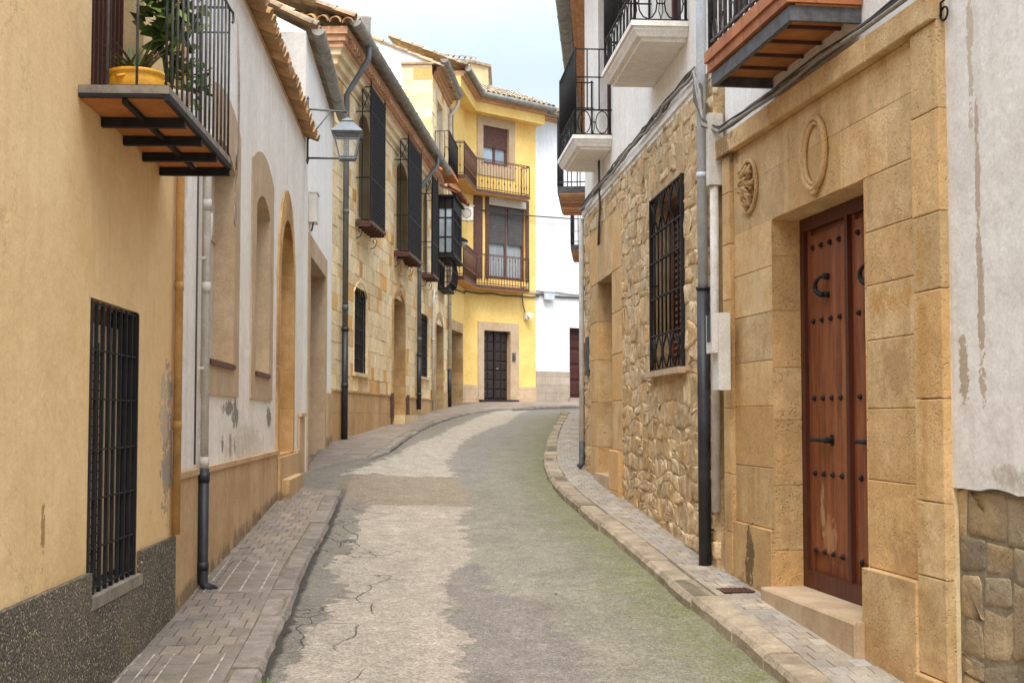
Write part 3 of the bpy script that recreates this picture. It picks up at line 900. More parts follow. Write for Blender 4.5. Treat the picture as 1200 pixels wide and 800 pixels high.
mb = MB(L2.T); mb.tube([(sp_ - .06, .006, 1.3), (sp_ - .062, .006, 2.2), (sp_ - .055, .006, 4.2)], .006, 5); mb.build('cable', M['cable'], h)
mb = MB(L2.T); tiles(mb, -.05, e2 + .05, .125, 4.9, -.9, .36, 9, .20, .085)
mb.build('roof', M['tile'], h)
mb = MB(L2.T); mb.box(0, e2, -.3, .012, 4.9, 4.925); mb.build('eave_board', M['trim'], h)
carcass(L2, h, 0, e2, 5, 4.86, M['white_old'])

# ---------------------------------------------------------------- L3: taller white house
h = house(L3, 'town_house', 'narrow tall white house with zinc gutter and wide square doorway, beside the golden house')
e3 = L3.sY(21.14)
a, b = L3.s(362), L3.s(380)
wallpart(L3, h, 'wall', M['white'], 0, e3, L3.zb - .3, 6.25, [rect(a, b, L3.zb - .25, 3.62)], d0=-.6)
sur = MB(L3.T)
sur.ring([(a - .28, L3.zb - .25), (a - .28, 3.88), (b + .28, 3.88), (b + .28, L3.zb - .25), (b + .01, L3.zb - .25)],
         [(a, L3.zb - .25), (a, 3.62), (b, 3.62), (b, L3.zb - .24), (b, L3.zb - .24)], .016, -.01, -.5)
so = sur.build('door_surround', M['trim'], h)
mb = MB(L3.T); mb.box(a - .02, b + .02, -.56, -.5, L3.zb - .25, 3.63)
for k in range(1, 14): mb.box(a + (b - a) * k / 14 - .008, a + (b - a) * k / 14 + .008, -.499, -.488, L3.zb, 3.6)
mb.build('garage_door', M['shutter_brown'], h)
mb = MB(L3.T); mb.box(b + .285, e3, .003, .028, L3.zb - .2, 1.95); mb.build('dado', M['dado'], h)
# gable side wall seen above the neighbour
mb = MB(L3.T)
i = mb.add([(0, 0, 4.5), (0, 0, 6.25), (0, -3.5, 8.0), (0, -3.5, 4.5), (.25, -.002, 4.5), (.25, -.002, 6.25), (.25, -3.5, 8.0), (.25, -3.5, 4.5)])
for q in ((0, 1, 2, 3), (4, 5, 6, 7), (0, 1, 5, 4), (1, 2, 6, 5), (2, 3, 7, 6)): mb.face([i + k for k in q])
mb.build('gable_wall', M['white'], h)
mb = MB(L3.T)
i = mb.add([(-.012, -.6, 6.3), (-.012, -.6, 6.42), (-.012, -3.5, 7.87), (-.012, -3.5, 7.75)]); mb.face((i, i + 1, i + 2, i + 3)); mb.build('flashing', M['pipe_pvc'], h)
mb = MB(L3.T); tiles(mb, .1, e3, .12, 6.3, -.89, .445, 9); mb.build('roof', M['tile_grey'], h)
mb = MB(L3.T)
for k in range(8):
    q = k * .42; mb.halftile((.02, .06 - q * .89, 6.34 + q * .445), (.02, .06 - (q + .44) * .89, 6.33 + (q + .44) * .445), .065)
mb.build('verge_tile', M['tile_grey'], h)
mb = MB(L3.T); gutter(mb, .05, e3 + .1, .14, 6.3, .082); mb.build('gutter', M['zinc'], h)
carcass(L3, h, 0.3, e3, 5, 6.2, M['white'], name='rear_wall')
mb = MB(L3.T); s_ = L3.s(361); 
mb.box(s_ - .1, s_ + .22, .003, .1, 4.02, 4.38); mb.box(s_ - .11, s_ + .23, .003, .115, 4.381, 4.4)
ob = mb.build('meter_box', M['white_plastic'], h)
mb = MB(L3.T); mb.tube([(s_, .05, 4.02), (s_, .04, 3.95), (s_ + .1, .02, 3.93)], .012, 6); mb.build('cable', M['cable'], ob)

# street lantern on the corner
p = L3.W(.12, 0, 4.97)
t = thing('street_lantern', 'old grey four-sided lantern on a bracket at the corner of the narrow white house', 'street lantern', p, L3.rz)
mb = MB(lambda s, d, z: Vector((s, -d, z)))
mb.tube([(0, .02, -.28), (0, .02, .48)], .014, 6); mb.tube([(0, .02, -.26), (0, .02, -.32)], [.022, .004], 6); mb.tube([(0, .02, .48), (0, .02, .52)], [.02, .004], 6)
mb.tube([(0, .02, .36), (0, .5, .33)], .012, 6); mb.tube([(0, .02, -.24), (0, .62, -.24)], .013, 6); mb.tube([(0, .02, -.02), (0, .3, .34)], .009, 6)
mb.tube([(0, .5, .33), (0, .5, .24)], .01, 6)
mb.build('bracket', M['iron_worn'], t)
cx, cy = 0, .5
mb = MB(lambda s, d, z: Vector((s, -d, z)))


def sqring(mb, r0, z0, r1, z1, d0=cy):
    i = mb.add([(r0 * x, d0 + r0 * y, z0) for x, y in ((-1, -1), (1, -1), (1, 1), (-1, 1))] + [(r1 * x, d0 + r1 * y, z1) for x, y in ((-1, -1), (1, -1), (1, 1), (-1, 1))])
    for k in range(4): mb.face((i + k, i + (k + 1) % 4, i + 4 + (k + 1) % 4, i + 4 + k))
    return i


for q in ((.2, .05, .215, .07), (.215, .07, .2, .09), (.2, .09, .11, .17), (.11, .17, .075, .2), (.075, .2, .085, .215), (.085, .215, .03, .25), (.21, .049, .16, .02), (.03, .25, .001, .27)): sqring(mb, q[0] * .88, q[1], q[2] * .88, q[3])
for x, y in ((-1, -1), (1, -1), (1, 1), (-1, 1)):
    mb.tube([(x * .163, cy + y * .163, .05), (x * .09, cy + y * .09, -.24)], .011, 4)
sqring(mb, .09, -.24, .095, -.225); sqring(mb, .1, -.24, .1, -.26); i = sqring(mb, .1, -.26, .03, -.27)
mb.build('lantern_frame', mat('grey_lantern_metal', C('6e7377'), C('55595c'), nscale=6, rough=.55, bump=.15), t)
mb = MB(lambda s, d, z: Vector((s, -d, z)))
gl = NT('clear_lantern_glass'); gl.bs.inputs['Base Color'].default_value = (.85, .86, .85, 1); gl.bs.inputs['Alpha'].default_value = .13; gl.bs.inputs['Roughness'].default_value = .1
sqring(mb, .155, .045, .085, -.235); mb.build('lantern_glass', gl.mat, t)

# ---------------------------------------------------------------- L4: golden stone house
h = house(L4, 'stone_house', 'golden ashlar house with projecting barred windows, brick cornice and long zinc gutter')
e4 = L4.sY(33.78); F = L4
def span(F, x0, x1, y=400, d=0): return F.s(x0, y, d), F.s(x1, y, d)
g1 = span(F, 414, 429.5); g1z = (F.z(420, 437), F.z(421, 331))
dr = span(F, 459.5, 472.5); drz = (F.z(466, 486) , F.z(466, 344))
g2 = span(F, 492, 501.5); g2z = (F.z(497, 442), F.z(497, 363))
boxes = []
for (xn, xf, e) in ((416, 450.6, .27), (461.5, 493.5, .3), (493.5, 513, .27)):
    s0 = F.s(xn, 220); s1 = F.s(xf, 220, e); boxes.append((s0, s1, e))
ops = [arch(g1[0], g1[1], g1z[0], g1z[1] - .2, .2, 8), arch(dr[0], dr[1], drz[0], drz[1] - .18, .18, 8), arch(g2[0], g2[1], g2z[0], g2z[1] - .2, .2, 8)]
uo = [arch(a + .2, b - .2, 4.95, 6.7, .22, 8) for a, b, e in boxes]
wallpart(F, h, 'wall', M['ashlar_mortar'], 0, e4, F.zb - .4, 7.62, ops + uo, d0=-.45)
mb = MB(F.T)
bounds = [(g1[0], g1[1], g1z[0], g1z[1] - .1), (dr[0], dr[1], 1, drz[1] - .08), (g2[0], g2[1], g2z[0], g2z[1] - .1)] + [(a + .2, b - .2, 4.95, 6.85) for a, b, e in boxes]
ashlar(mb, .0, e4, 2.03, 7.0, bounds, ch=(.19, .29), cw=(.24, .52), d=(0, .009), gap=.003, chf=.006, jit=.006)
mb.build('ashlar_facing', M['ashlar'], h)
mb = MB(F.T)
for (p_, q_) in ((.003, dr[0] - .12), (dr[1] + .12, e4)): mb.box(p_, q_, .003, .03, F.zb - .4, 2.0); mb.box(p_, q_, .003, .045, 2.001, 2.035)
mb.build('dado', M['stone_dado'], h)
# ground-floor windows
for (a, b), (z0, z1) in ((g1, g1z), (g2, g2z)):
    sur = MB(F.T); sur.ring(arch(a - .03, b + .03, z0 - .03, z1 - .2, .23, 8), arch(a, b, z0 + .001, z1 - .2, .2, 8), .02, .0, -.12)
    so = sur.build('window_surround', M['ashlar'], h)
    w = MB(F.T); w.prism(arch(a - .02, b + .02, z0 - .01, z1 - .2, .22, 8), -.2, -.15); wo = w.build('window', M['glass_dark'], h)
    mb = MB(F.T); grille(mb, a + .02, b - .02, z0, z1 - .05, -.03, 8, 7, .011, .01); mb.tube([(p[0], -.03, p[1]) for p in arch(a + .02, b - .02, z0, z1 - .21, .2, 8)], .014, 4, closed=True)
    mb.box(a, b, -.08, -.06, z0, z1 - .2)
    mb.build('grille', M['iron'], wo)
    mb = MB(F.T); mb.box(a - .1, b + .1, -.1, .06, z0 - .06, z0); mb.build('sill', M['cornice'], wo)
a, b = dr
sur = MB(F.T); sur.ring(arch(a - .1, b + .1, drz[0] - .15, drz[1] - .18, .26, 8), arch(a, b, drz[0] - .149, drz[1] - .18, .179, 8), .04, -.01, -.36)
so = sur.build('door_surround', M['trim_joint'], h)
mb = MB(F.T); mb.prism(arch(a - .02, b + .02, drz[0] - .1, drz[1] - .18, .2, 8), -.46, -.37); do = mb.build('door', M['door_ochre'], h)
mb = MB(F.T)
for k in range(5):
    for q in (0, 1):
        c_, e_ = a + .08 + q * (b - a) / 2, a + (q + 1) * (b - a) / 2 - .08; zz = drz[0] + .1 + k * (drz[1] - drz[0] - .3) / 5
        mb.box(c_, e_, -.369, -.35, zz, zz + (drz[1] - drz[0] - .3) / 5 - .08)
mb.build('door_panel', M['door_ochre'], do)
mb = MB(F.T); mb.box(a - .22, b + .22, .041, .3, F.zb - .2, drz[0]); mb.box(a - .1, b + .1, -.4, .04, F.zb - .2, drz[0] - .005); mb.build('doorstep', M['cornice'], h)
for s_ in (a - .33, b + .33):
    mb = MB(F.T); mb.box(s_ - .07, s_ + .07, .046, .09, g(27) + .12, g(27) + .62); mb.build('corner_guard', M['iron_brown'], h)
mb = MB(F.T)
sc_ = (a + b) / 2; zr = F.z(468, 336)
for (zc, rr) in ((F.z(467, 311), .2), (zr, .19)):
    mb.prism(circ(sc_, 0, zc, rr, rr * 1.1, 14) and [(sc_ + rr * math.cos(t_ * .45), zc + rr * 1.1 * math.sin(t_ * .45)) for t_ in range(14)], .0, .05)
    for k in range(9): mb.lathe([(0.001, 0), (.04, .01), (.001, .02)]) if False else mb.tube([(sc_ + R.uniform(-.12, .12), .05, zc + R.uniform(-.15, .15)), (sc_ + R.uniform(-.12, .12), .1, zc + R.uniform(-.15, .15))], [.06, .02], 7)
mb.build('carved_shield', M['cornice'], h)
# projecting barred windows
for n_, (a, b, e) in enumerate(boxes):
    zb_, zt_ = 4.93, 7.24
    w = MB(F.T); w.prism(arch(a + .18, b - .18, 4.94, 6.7, .24, 8), -.3, -.22)
    for q in (0, 1):
        c_ = a + .2 + q * (b - a - .4) / 2
        for k in range(4): w.box(c_ + .06, c_ + (b - a - .4) / 2 - .06, -.219, -.2, 5.05 + k * .42, 5.05 + k * .42 + .34)
    wo = w.build('window', M['shutter_brown'], h)
    sur = MB(F.T); sur.ring(arch(a + .06, b - .06, 4.9, 6.72, .36, 8), arch(a + .2, b - .2, 4.949, 6.7, .219, 8), .03, .0, -.2); sur.build('window_surround', M['cornice'], wo)
    mb = MB(F.T); mb.box(a - .03, b + .03, .004, e + .03, zb_ - .05, zb_); 
    for k in range(6): s_ = a + (b - a) * k / 5; mb.box(s_ - .025, s_ + .025, .004, e, zb_ - .09, zb_ - .051)
    mb.build('bottom_shelf', M['iron_brown'], wo)
    mb = MB(F.T)
    nv = int((b - a) / .055)
    for k in range(nv + 1):
        s_ = a + (b - a) * k / nv; mb.tube([(s_, e, zb_), (s_, e, zt_)], .011 if k not in (0, nv) else .02, 4)
    k = 0; z = zb_
    while z <= zt_ + .001: mb.box(a, b, e - .01, e + .01, z - .006, z + .006); z += .065
    for z in (zb_ + .02, zb_ + .75, zt_ - .42, zt_): mb.tube([(a, e, z), (b, e, z)], .018, 4)
    for s_ in (a, b):
        for dd in (e * .45,): mb.tube([(s_, dd, zb_), (s_, dd, zt_)], .011, 4)
        for z in (zb_ + .02, zb_ + .75, zt_ - .42, zt_): mb.tube([(s_, .01, z), (s_, e, z)], .012, 4)
        mb.tube([(s_, e, zt_), (s_, e, zt_ + .16)], [.02, .002], 6)
        mb.tube([(s_, e * .45, zt_ - .02), (s_, e, zt_ - .4)], .008, 4); mb.tube([(s_, e, zt_ - .02), (s_, e * .45, zt_ - .4)], .008, 4)
        mb.tube([(s_, .02, zb_ - .3), (s_, .1, zb_ - .26), (s_, .14, zb_ - .16), (s_, .1, zb_ - .1), (s_, .06, zb_ - .14), (s_, .09, zb_ - .19)], .008, 5)
    mb.build('grille', M['iron'], wo)
# cornice, brick frieze, gutter
prof = [(.0, 7.0), (.03, 7.0), (.04, 7.06), (.09, 7.1), (.1, 7.2), (.15, 7.23), (.16, 7.3), (.19, 7.33)]


def sweep(mb, prof, F, s0, s1, ret=None):
    """moulding along the front with a mitred return along the near gable"""
    for (d0, z0), (d1, z1) in zip(prof, prof[1:]):
        mb.quad((s0 - (d0 if ret else 0), d0, z0), (s1, d0, z0), (s1, d1, z1), (s0 - (d1 if ret else 0), d1, z1))
        if ret: mb.quad((s0 - d0, d0, z0), (s0 - d1, d1, z1), (s0 - d1, -ret, z1), (s0 - d0, -ret, z0))


mb = MB(F.T); sweep(mb, prof, F, 0, e4, 1.2); mb.build('cornice', M['cornice'], h)
mb = MB(F.T); sweep(mb, [(.19, 7.33), (.2, 7.335), (.2, 7.42), (.24, 7.425), (.24, 7.52), (.28, 7.525), (.28, 7.64), (-.1, 7.645)], F, 0, e4, 1.2)
s_ = .05
while s_ < e4:
    mb.box(s_, s_ + .1, .2405, .3, 7.43, 7.52, mb.rc()); s_ += .2
mb.build('brick_frieze', M['brick'], h)
mb = MB(F.T); tiles(mb, -.28, e4, .4, 7.72, -.9, .38, 10); mb.build('roof', M['tile_grey'], h)
mb = MB(F.T); gutter(mb, -.3, e4 + .2, .41, 7.72, .092); mb.build('gutter', M['zinc'], h)
mb = MB(F.T)   # side of the near gable, tiles ends
i = mb.add([(0, 0, 5.5), (0, 0, 7.6), (0, -4, 9.3), (0, -4, 5.5)]); mb.face((i, i + 1, i + 2, i + 3)); mb.build('gable_wall', M['ashlar'], h)
carcass(F, h, 0.02, e4, 5.5, 7.55, M['ashlar_mortar'])
mb = MB(F.T)
for k in range(9):
    y = .3 - k * .2; mb.halftile((-.36, y, 7.66 + k * .02), (.2, y, 7.86 + k * .02), .09)
mb.build('verge_tile', M['tile'], h)
# drain pipes
for (x, x2, zsw, rr) in ((398.5, 432, 4.05, .047), (487, 489, 4.05, .047)):
    s_ = F.s(x, 300); st = F.s(x2, 50, .42) if x < 400 else s_ + .6
    mb = MB(F.T); pipe(mb, [(st, .42, 7.62), (st, .42, 7.42), (s_ + (st - s_) * .4, .2, 7.0), (s_, .09, 6.8), (s_, .09, 2.6)], rr, collars=[((s_, .09, 4.9), .06), ((s_, .09, 3.35), .08)])
    po = mb.build('drainpipe', M['pipe_grey'], h)
    mb = MB(F.T); pipe(mb, [(s_, .09, 3.0), (s_, .09, F.zb + .02 + .06 * s_)], rr * 1.12, collars=[((s_, .09, 3.0), .06), ((s_, .09, 2.1), .07)]); mb.build('pipe_foot', M['pipe_black'], po)
p = F.W(F.sY(27), -.55, 7.9)
t = thing('chimney_flue', 'short pale cylindrical flue standing on the tiled roof of the golden stone house', 'chimney', p)
mb = MB(); mb.lathe([(.15, 0), (.15, 1.65), (.165, 1.66), (.165, 1.74), (.15, 1.75)], n=20)
mb.build('flue', M['pipe_white'], t)

# ---------------------------------------------------------------- L5: tall stone and white house
F = L5
h = house(F, 'stone_house', 'taller stone house with white gable, glazed bay window and upper balcony, beyond the golden house')
e5 = F.sY(37.48); zE = 10.5
uw = span(F, 511, 517.5, 140); dd2 = span(F, 510, 518); z2 = (F.z(514, 476), F.z(514, 373))
bw = (F.sY(35.0), F.sY(37.1))
ops = [rect(uw[0], uw[1], 7.97, 9.75), arch(dd2[0], dd2[1], F.zb - .2, z2[1] - .22, .22, 8), rect(bw[0] + .25, bw[1] - .25, 5.8, 7.1)]
wallpart(F, h, 'wall', M['ashlar_mortar'], 0, e5, F.zb - .4, zE - .25, ops, d0=-.4)
mb = MB(F.T)
ashlar(mb, .0, e5, 2.25, zE - .35, [(uw[0] - .1, uw[1] + .1, 7.9, 9.8), (dd2[0], dd2[1], 2, z2[1] - .1), (bw[0], bw[1], 4.9, 7.4)], ch=(.26, .36), cw=(.35, .7))
mb.build('ashlar_facing', M['ashlar'], h)
mb = MB(F.T); mb.box(.003, dd2[0] - .15, .003, .03, F.zb - .3, 2.24); mb.box(dd2[1] + .15, e5, .003, .03, F.zb - .3, 2.24); mb.build('dado', M['stone_dado'], h)
sur = MB(F.T); a, b = dd2
sur.ring(arch(a - .2, b + .2, F.zb - .2, z2[1] - .22, .4, 8), arch(a, b, F.zb - .199, z2[1] - .22, .219, 8), .03, 0, -.36); sur.build('door_surround', M['trim_joint'], h)
mb = MB(F.T); mb.prism(arch(a - .02, b + .02, F.zb - .2, z2[1] - .22, .24, 8), -.45, -.37); mb.build('door', M['shutter_brown'], h)
win = framed_pane(F, h, uw[0], uw[1], 7.98, 9.74, -.1, M['white_plastic'], M['glass_pale'], 2, 3, .05)
mb = MB(F.T); mb.ring(rect(uw[0] - .15, uw[1] + .15, 7.9, 9.9), rect(uw[0], uw[1], 7.971, 9.749), .03, 0, -.1); mb.build('window_surround', M['cornice'], win)
# upper balcony
q0, q1 = uw[0] - .35, uw[1] + .5
mb = MB(F.T); mb.box(q0, q1, .004, .4, 7.84, 7.93); bo = mb.build('balcony', M['terracotta'], h)
mb = MB(F.T); railing(mb, [(q0, .02), (q0, .38), (q1, .38), (q1, .02)], 7.93, 8.83, .11, .008); mb.build('railing', M['iron'], bo)
# gable: stone quoin strip and white wall behind
mb = MB(F.T)
mb.prism([], 0, 0) if False else None
for (d0, d1, z0, z1a, z1b, mm) in ((0, -.75, 6.5, 10.4, 10.4, 'a'),):
    z = z0
    while z < z1a - .05:
        hh = min(.32, z1a - z); dcur = 0.0; row = R.random()
        cuts = [0, .28 + .25 * row, .75]
        for c0, c1 in zip(cuts, cuts[1:]):
            i = mb.add([(-.012, -c0 - .003, z + .003), (-.012, -c1 + .003, z + .003), (-.012, -c1 + .003, z + hh - .003), (-.012, -c0 - .003, z + hh - .003)])
            cc = mb.rc(); mb.face((i, i + 1, i + 2, i + 3), cc)
        z += hh
mb.build('quoin', M['ashlar'], h)
mb = MB(F.T)
i = mb.add([(0, 0, 6), (0, 0, zE), (0, -2.2, zE + .95), (0, -2.2, 6)]); mb.face((i, i + 1, i + 2, i + 3)); mb.build('gable_wall', M['white'], h)
mb = MB(F.T); mb.box(-.06, 0, -.78, .05, 10.41, 10.46, (.5, .5, .5)); mb.build('quoin_cap', M['tile'], h)
mb = MB(F.T); sweep(mb, [(.0, 10.15), (.06, 10.16), (.06, 10.24), (.12, 10.25), (.12, 10.34), (.19, 10.35), (.19, 10.46), (-.1, 10.47)], F, 0, e5)
mb.build('brick_frieze', M['brick'], h)
mb = MB(F.T); tiles(mb, .02, e5, .3, 10.3, -.9, .38, 7); mb.build('roof', M['tile_grey'], h)
mb = MB(F.T); gutter(mb, -.1, e5 + .05, .32, 10.52, .1); mb.build('gutter', M['zinc'], h)
carcass(F, h, .02, e5, 2.3, 10.2, M['white'])
mb = MB(F.T); s_ = e5 - .12
pipe(mb, [(s_, .3, 10.45), (s_, .28, 10.2), (s_, .07, 9.9), (s_, .07, 2.9)], .05, collars=[((s_, .07, z), .06) for z in (8.6, 6.6, 4.6)])
po = mb.build('drainpipe', M['pipe_white'], h)
mb = MB(F.T); pipe(mb, [(s_, .07, 2.9), (s_, .07, F.zb + .2)], .055); mb.build('pipe_foot', M['pipe_black'], po)
# corner pipe at the near end
mb = MB(F.T); s_ = F.s(505, 400); pipe(mb, [(s_ + .6, .05, 4.7), (s_ + .15, .06, 4.75), (s_, .06, 4.5), (s_, .06, F.zb + .1)], .035, collars=[((s_, .06, 3.5), .06)]); po = mb.build('drainpipe', M['pipe_white'], h)
# bay window
a, b = bw; e = .42; zb_, zt_ = 5.75, 7.25
mb = MB(F.T)
def bayouter(z0, z1, m=0.0):
    return [(a - m, .004, z0), (a - m, e + m, z0), (b + m, e + m, z0), (b + m, .004, z0), (a - m, .004, z1), (a - m, e + m, z1), (b + m, e + m, z1), (b + m, .004, z1)]
mb.box(a, b, .004, e, zb_, zb_ + .08); mb.box(a, b, .004, e, zt_ - .3, zt_); mb.box(a - .05, b + .05, .004, e + .05, zb_ - .06, zb_ - .001)
mb.box(a - .06, b + .06, .004, e + .07, zt_ + .001, zt_ + .06)
for s_ in (a + .03, b - .03):
    for d_ in (.03, e * .5, e - .03): mb.box(s_ - .03, s_ + .03, d_ - .025, d_ + .025, zb_, zt_)
for k in range(7): s_ = a + .03 + (b - a - .06) * k / 6; mb.box(s_ - .028, s_ + .028, e - .055, e, zb_, zt_)
for z in (zb_ + .45, zb_ + .95):
    mb.box(a, b, e - .04, e - .005, z, z + .04); mb.box(a + .005, a + .04, .01, e, z, z + .04); mb.box(b - .04, b - .005, .01, e, z, z + .04)
for k in range(3): mb.tube(circ(0, 0, 0, 1, 1, 4), .01) if False else None
bo = mb.build('bay_window', M['iron'], h)
mb = MB(F.T); mb.box(a + .015, a + .02, .01, e - .02, zb_ + .08, zt_ - .3); mb.box(b - .02, b - .015, .01, e - .02, zb_ + .08, zt_ - .3); mb.box(a + .02, b - .02, e - .035, e - .03, zb_ + .08, zt_ - .3); mb.build('pane', M['glass_pale'], bo)
mb = MB(F.T); tiles(mb, a - .1, b + .1, e + .16, zt_ + .07, -.8, .5, 1, .2, .075); 
mb.halftile((a - .08, e + .1, zt_ + .08), (a - .08, .02, zt_ + .3), .075); mb.build('bay_roof', M['tile_red'], bo)
mb = MB(F.T)
for k in range(10):   # rounded lower basket balcony
    pass
a2, b2 = a + .0, b - .7
for k in range(17):
    t_ = k / 16; s_ = a2 + (b2 - a2) * t_; bulge = .34
    mb.tube([(s_, bulge, 5.68), (s_, bulge + .06, 5.35), (s_, bulge + .02, 5.05), (s_, bulge - .12, 4.9)], .009, 4)
for s_ in (a2, b2):
    for k in range(5): d_ = .03 + .3 * k / 4; mb.tube([(s_, d_, 5.68), (s_, d_, 4.92)], .009, 4)
for z, d_ in ((5.68, .34), (5.35, .4), (5.05, .36)): mb.tube([(a2, .01, z), (a2, d_, z), (b2, d_, z), (b2, .01, z)], .014, 4)
mb.box(a2, b2, .004, .3, 4.86, 4.92); mb.build('basket_railing', M['iron'], bo)
mb = MB(F.T); win = framed_pane(F, h, a2 + .15, b2 - .1, 4.95, 5.6, .01, M['door_dark'], M['glass_dark'], 2, 1, .05)
# small bracket lamp under the bay
p = F.W(b + .25, .03, F.z(541, 302))
t = thing('bracket_lamp', 'small dark bracket lamp with pale bowl beside the glazed bay window', 'wall lamp', p, F.rz)
mb = MB(lambda s, d, z: Vector((s, -d, z))); mb.tube([(0, 0, .1), (0, .2, .14), (0, .36, .08)], .015, 6); mb.build('bracket', M['iron'], t)
mb = MB(); mb.lathe([(.02, .1), (.14, .04), (.17, .0), (.16, -.02)], 0, -.38, 14); mb.build('lamp_shade', M['iron'], t)
mb = MB(); mb.lathe([(.14, -.021), (.11, -.1), (.03, -.16)], 0, -.38, 14); mb.build('lamp_bowl', M['lamp_glass'], t)

# ---------------------------------------------------------------- L6: yellow house (two fronts meeting in a corner)
F = L6A
h = house(L6A, 'town_house', 'bright yellow house at the bend with two wraparound iron balconies and a dark panelled door')
A, B = L6A, L6B
eA = A.sY(_c[1]); eB = B.s(628, 420)
inv = h.matrix_basis.copy()
RW = Matrix.Translation(A.W(0, 0, A.zb)) @ Matrix.Rotation(A.rz, 4, 'Z'); RWi = RW.inverted()


def TB(s, d, z): return RWi @ B.W(s, d, z)
TA = A.T
adr = span(A, 528.5, 541.5); azt = A.z(535, 388)
bdr = span(B, 566.5, 597.8); bzt = B.z(582, 387.5)
bup = (B.s(565.6, 160), B.s(596, 160)); bupz = (B.z(580, 194), B.z(580, 149))
blo = (B.s(572, 280), B.s(615.5, 280)); bloz = (B.z(590, 328), 8.24)
zW = 10.95
def wall6(T_, name, m, outer, holes, d0=-.35, parent=h):
    mb = MB(T_); mb.prism(outer, d0, 0, holes=holes); return mb.build(name, m, parent)
wall6(TA, 'wall', M['yellow'], rect(0, eA, A.zb - .4, zW), [rect(adr[0], min(adr[1], eA - .12), A.zb - .3, azt), rect(.15, .75, 8.45, 10.2)])
sur = MB(TA); a, b = adr[0], min(adr[1], eA - .12)
sur.ring([(a - .14, A.zb - .3), (a - .14, azt + .28), (b + .08, azt + .28), (b + .08, A.zb - .3)], [(a, A.zb - .3), (a, azt), (b, azt), (b, A.zb - .29)], .02, 0, -.32)
so = sur.build('door_surround', M['trim_joint'], h)
mb = MB(TA); mb.box(a - .01, b + .01, -.4, -.33, A.zb - .3, azt); mb.build('door', M['shutter_brown'], h)
mb = MB(TA); mb.box(.15, .75, -.22, -.18, 8.4, 10.2); mb.ring(rect(.02, .88, 8.4, 10.33), rect(.15, .75, 8.451, 10.199), .02, 0, -.18); mb.build('window', M['trim'], h)
wall6(TB, 'wall', M['yellow'], rect(0, eB, A.zb - .4, zW), [rect(bdr[0], bdr[1], A.zb - .3, bzt), rect(bup[0], bup[1], *bupz), rect(blo[0], blo[1], *bloz)])
# dado
mb = MB(TA); zd = 2.55; mb.box(b + .08, eA, .003, .025, A.zb - .4, zd); mb.build('dado', M['yellow_dado'], h)
mb = MB(TB); mb.box(.02, bdr[0] - .24, .003, .025, A.zb - .4, zd); mb.build('dado', M['yellow_dado'], h); mb = MB(TB); mb.box(bdr[1] + .35, eB, .003, .025, A.zb - .4, zd - .03)
mb.build('dado', M['yellow_dado'], h)
# door B
a, b = bdr
sur = MB(TB)
sur.ring([(a - .23, A.zb - .3), (a - .23, bzt + .25), (b + .35, bzt + .25), (b + .35, A.zb - .3)], [(a, A.zb - .3), (a, bzt), (b, bzt), (b, A.zb - .29)], .03, 0, -.2)
sur.build('door_surround', M['trim'], h)
gz = g(41.6)
mb = MB(TB); mb.box(a, b, -.2, -.14, gz, bzt); mb.box(a - .2, b + .2, .0, .2, gz - .1, gz + .06); dob = mb.build('door', M['door_dark'], h)
mb = MB(TB); w_ = (b - a) / 2
for q in (0, 1):
    for c in (0, 1):
        for k in range(7):
            x0 = a + q * w_ + .04 + c * (w_ - .06) / 2; zz = gz + .1 + k * (bzt - gz - .15) / 7
            mb.block(x0, x0 + (w_ - .06) / 2 - .03, zz, zz + (bzt - gz - .15) / 7 - .04, -.139, -.11, .02)
mb.box(a + w_ - .012, a + w_ + .012, -.139, -.105, gz + .02, bzt)
mb.build('door_panel', M['door_dark'], dob)
mb = MB(TB); mb.tube([(a + w_ + .06, -.11, gz + 1.0), (a + w_ + .06, -.07, gz + 1.0), (a + w_ + .1, -.05, gz + 1.0)], .02, 6); mb.build('handle', M['zinc'], dob)
mb = MB(TB); s_ = b + .12; mb.box(s_ - .06, s_ + .06, .031, .06, gz + 1.25, gz + 1.5); mb.box(s_ - .04, s_ + .04, .061, .066, gz + 1.28, gz + 1.38); mb.build('intercom', M['iron_worn'], h)
# upper window B
a, b = bup; z0, z1 = bupz
mb = MB(TB); mb.ring(rect(a - .24, b + .25, z0 - .35, z1 + .25), rect(a, b, z0 + .001, z1 - .001), .03, 0, -.12); mb.build('window_surround', M['trim'], h)
FB = Fac(B.o.x, B.o.y, B.u.x, B.u.y, -1)
class FakeF: pass
FF = FakeF(); FF.T = TB
win = framed_pane(FF, h, a, b, z0, z1, -.1, M['iron_brown'], M['glass_pale'], 2, 1, .09)
mb = MB(TB); zm = z0 + (z1 - z0) * .45; k = 0; z = zm
while z < z1 - .02:
    mb.box(a + .05, b - .05, -.068, -.05 + (.006 if k % 2 else 0), z, z + .045, mb.rc()); z += .05; k += 1
mb.build('roller_blind', M['iron_brown'], win)
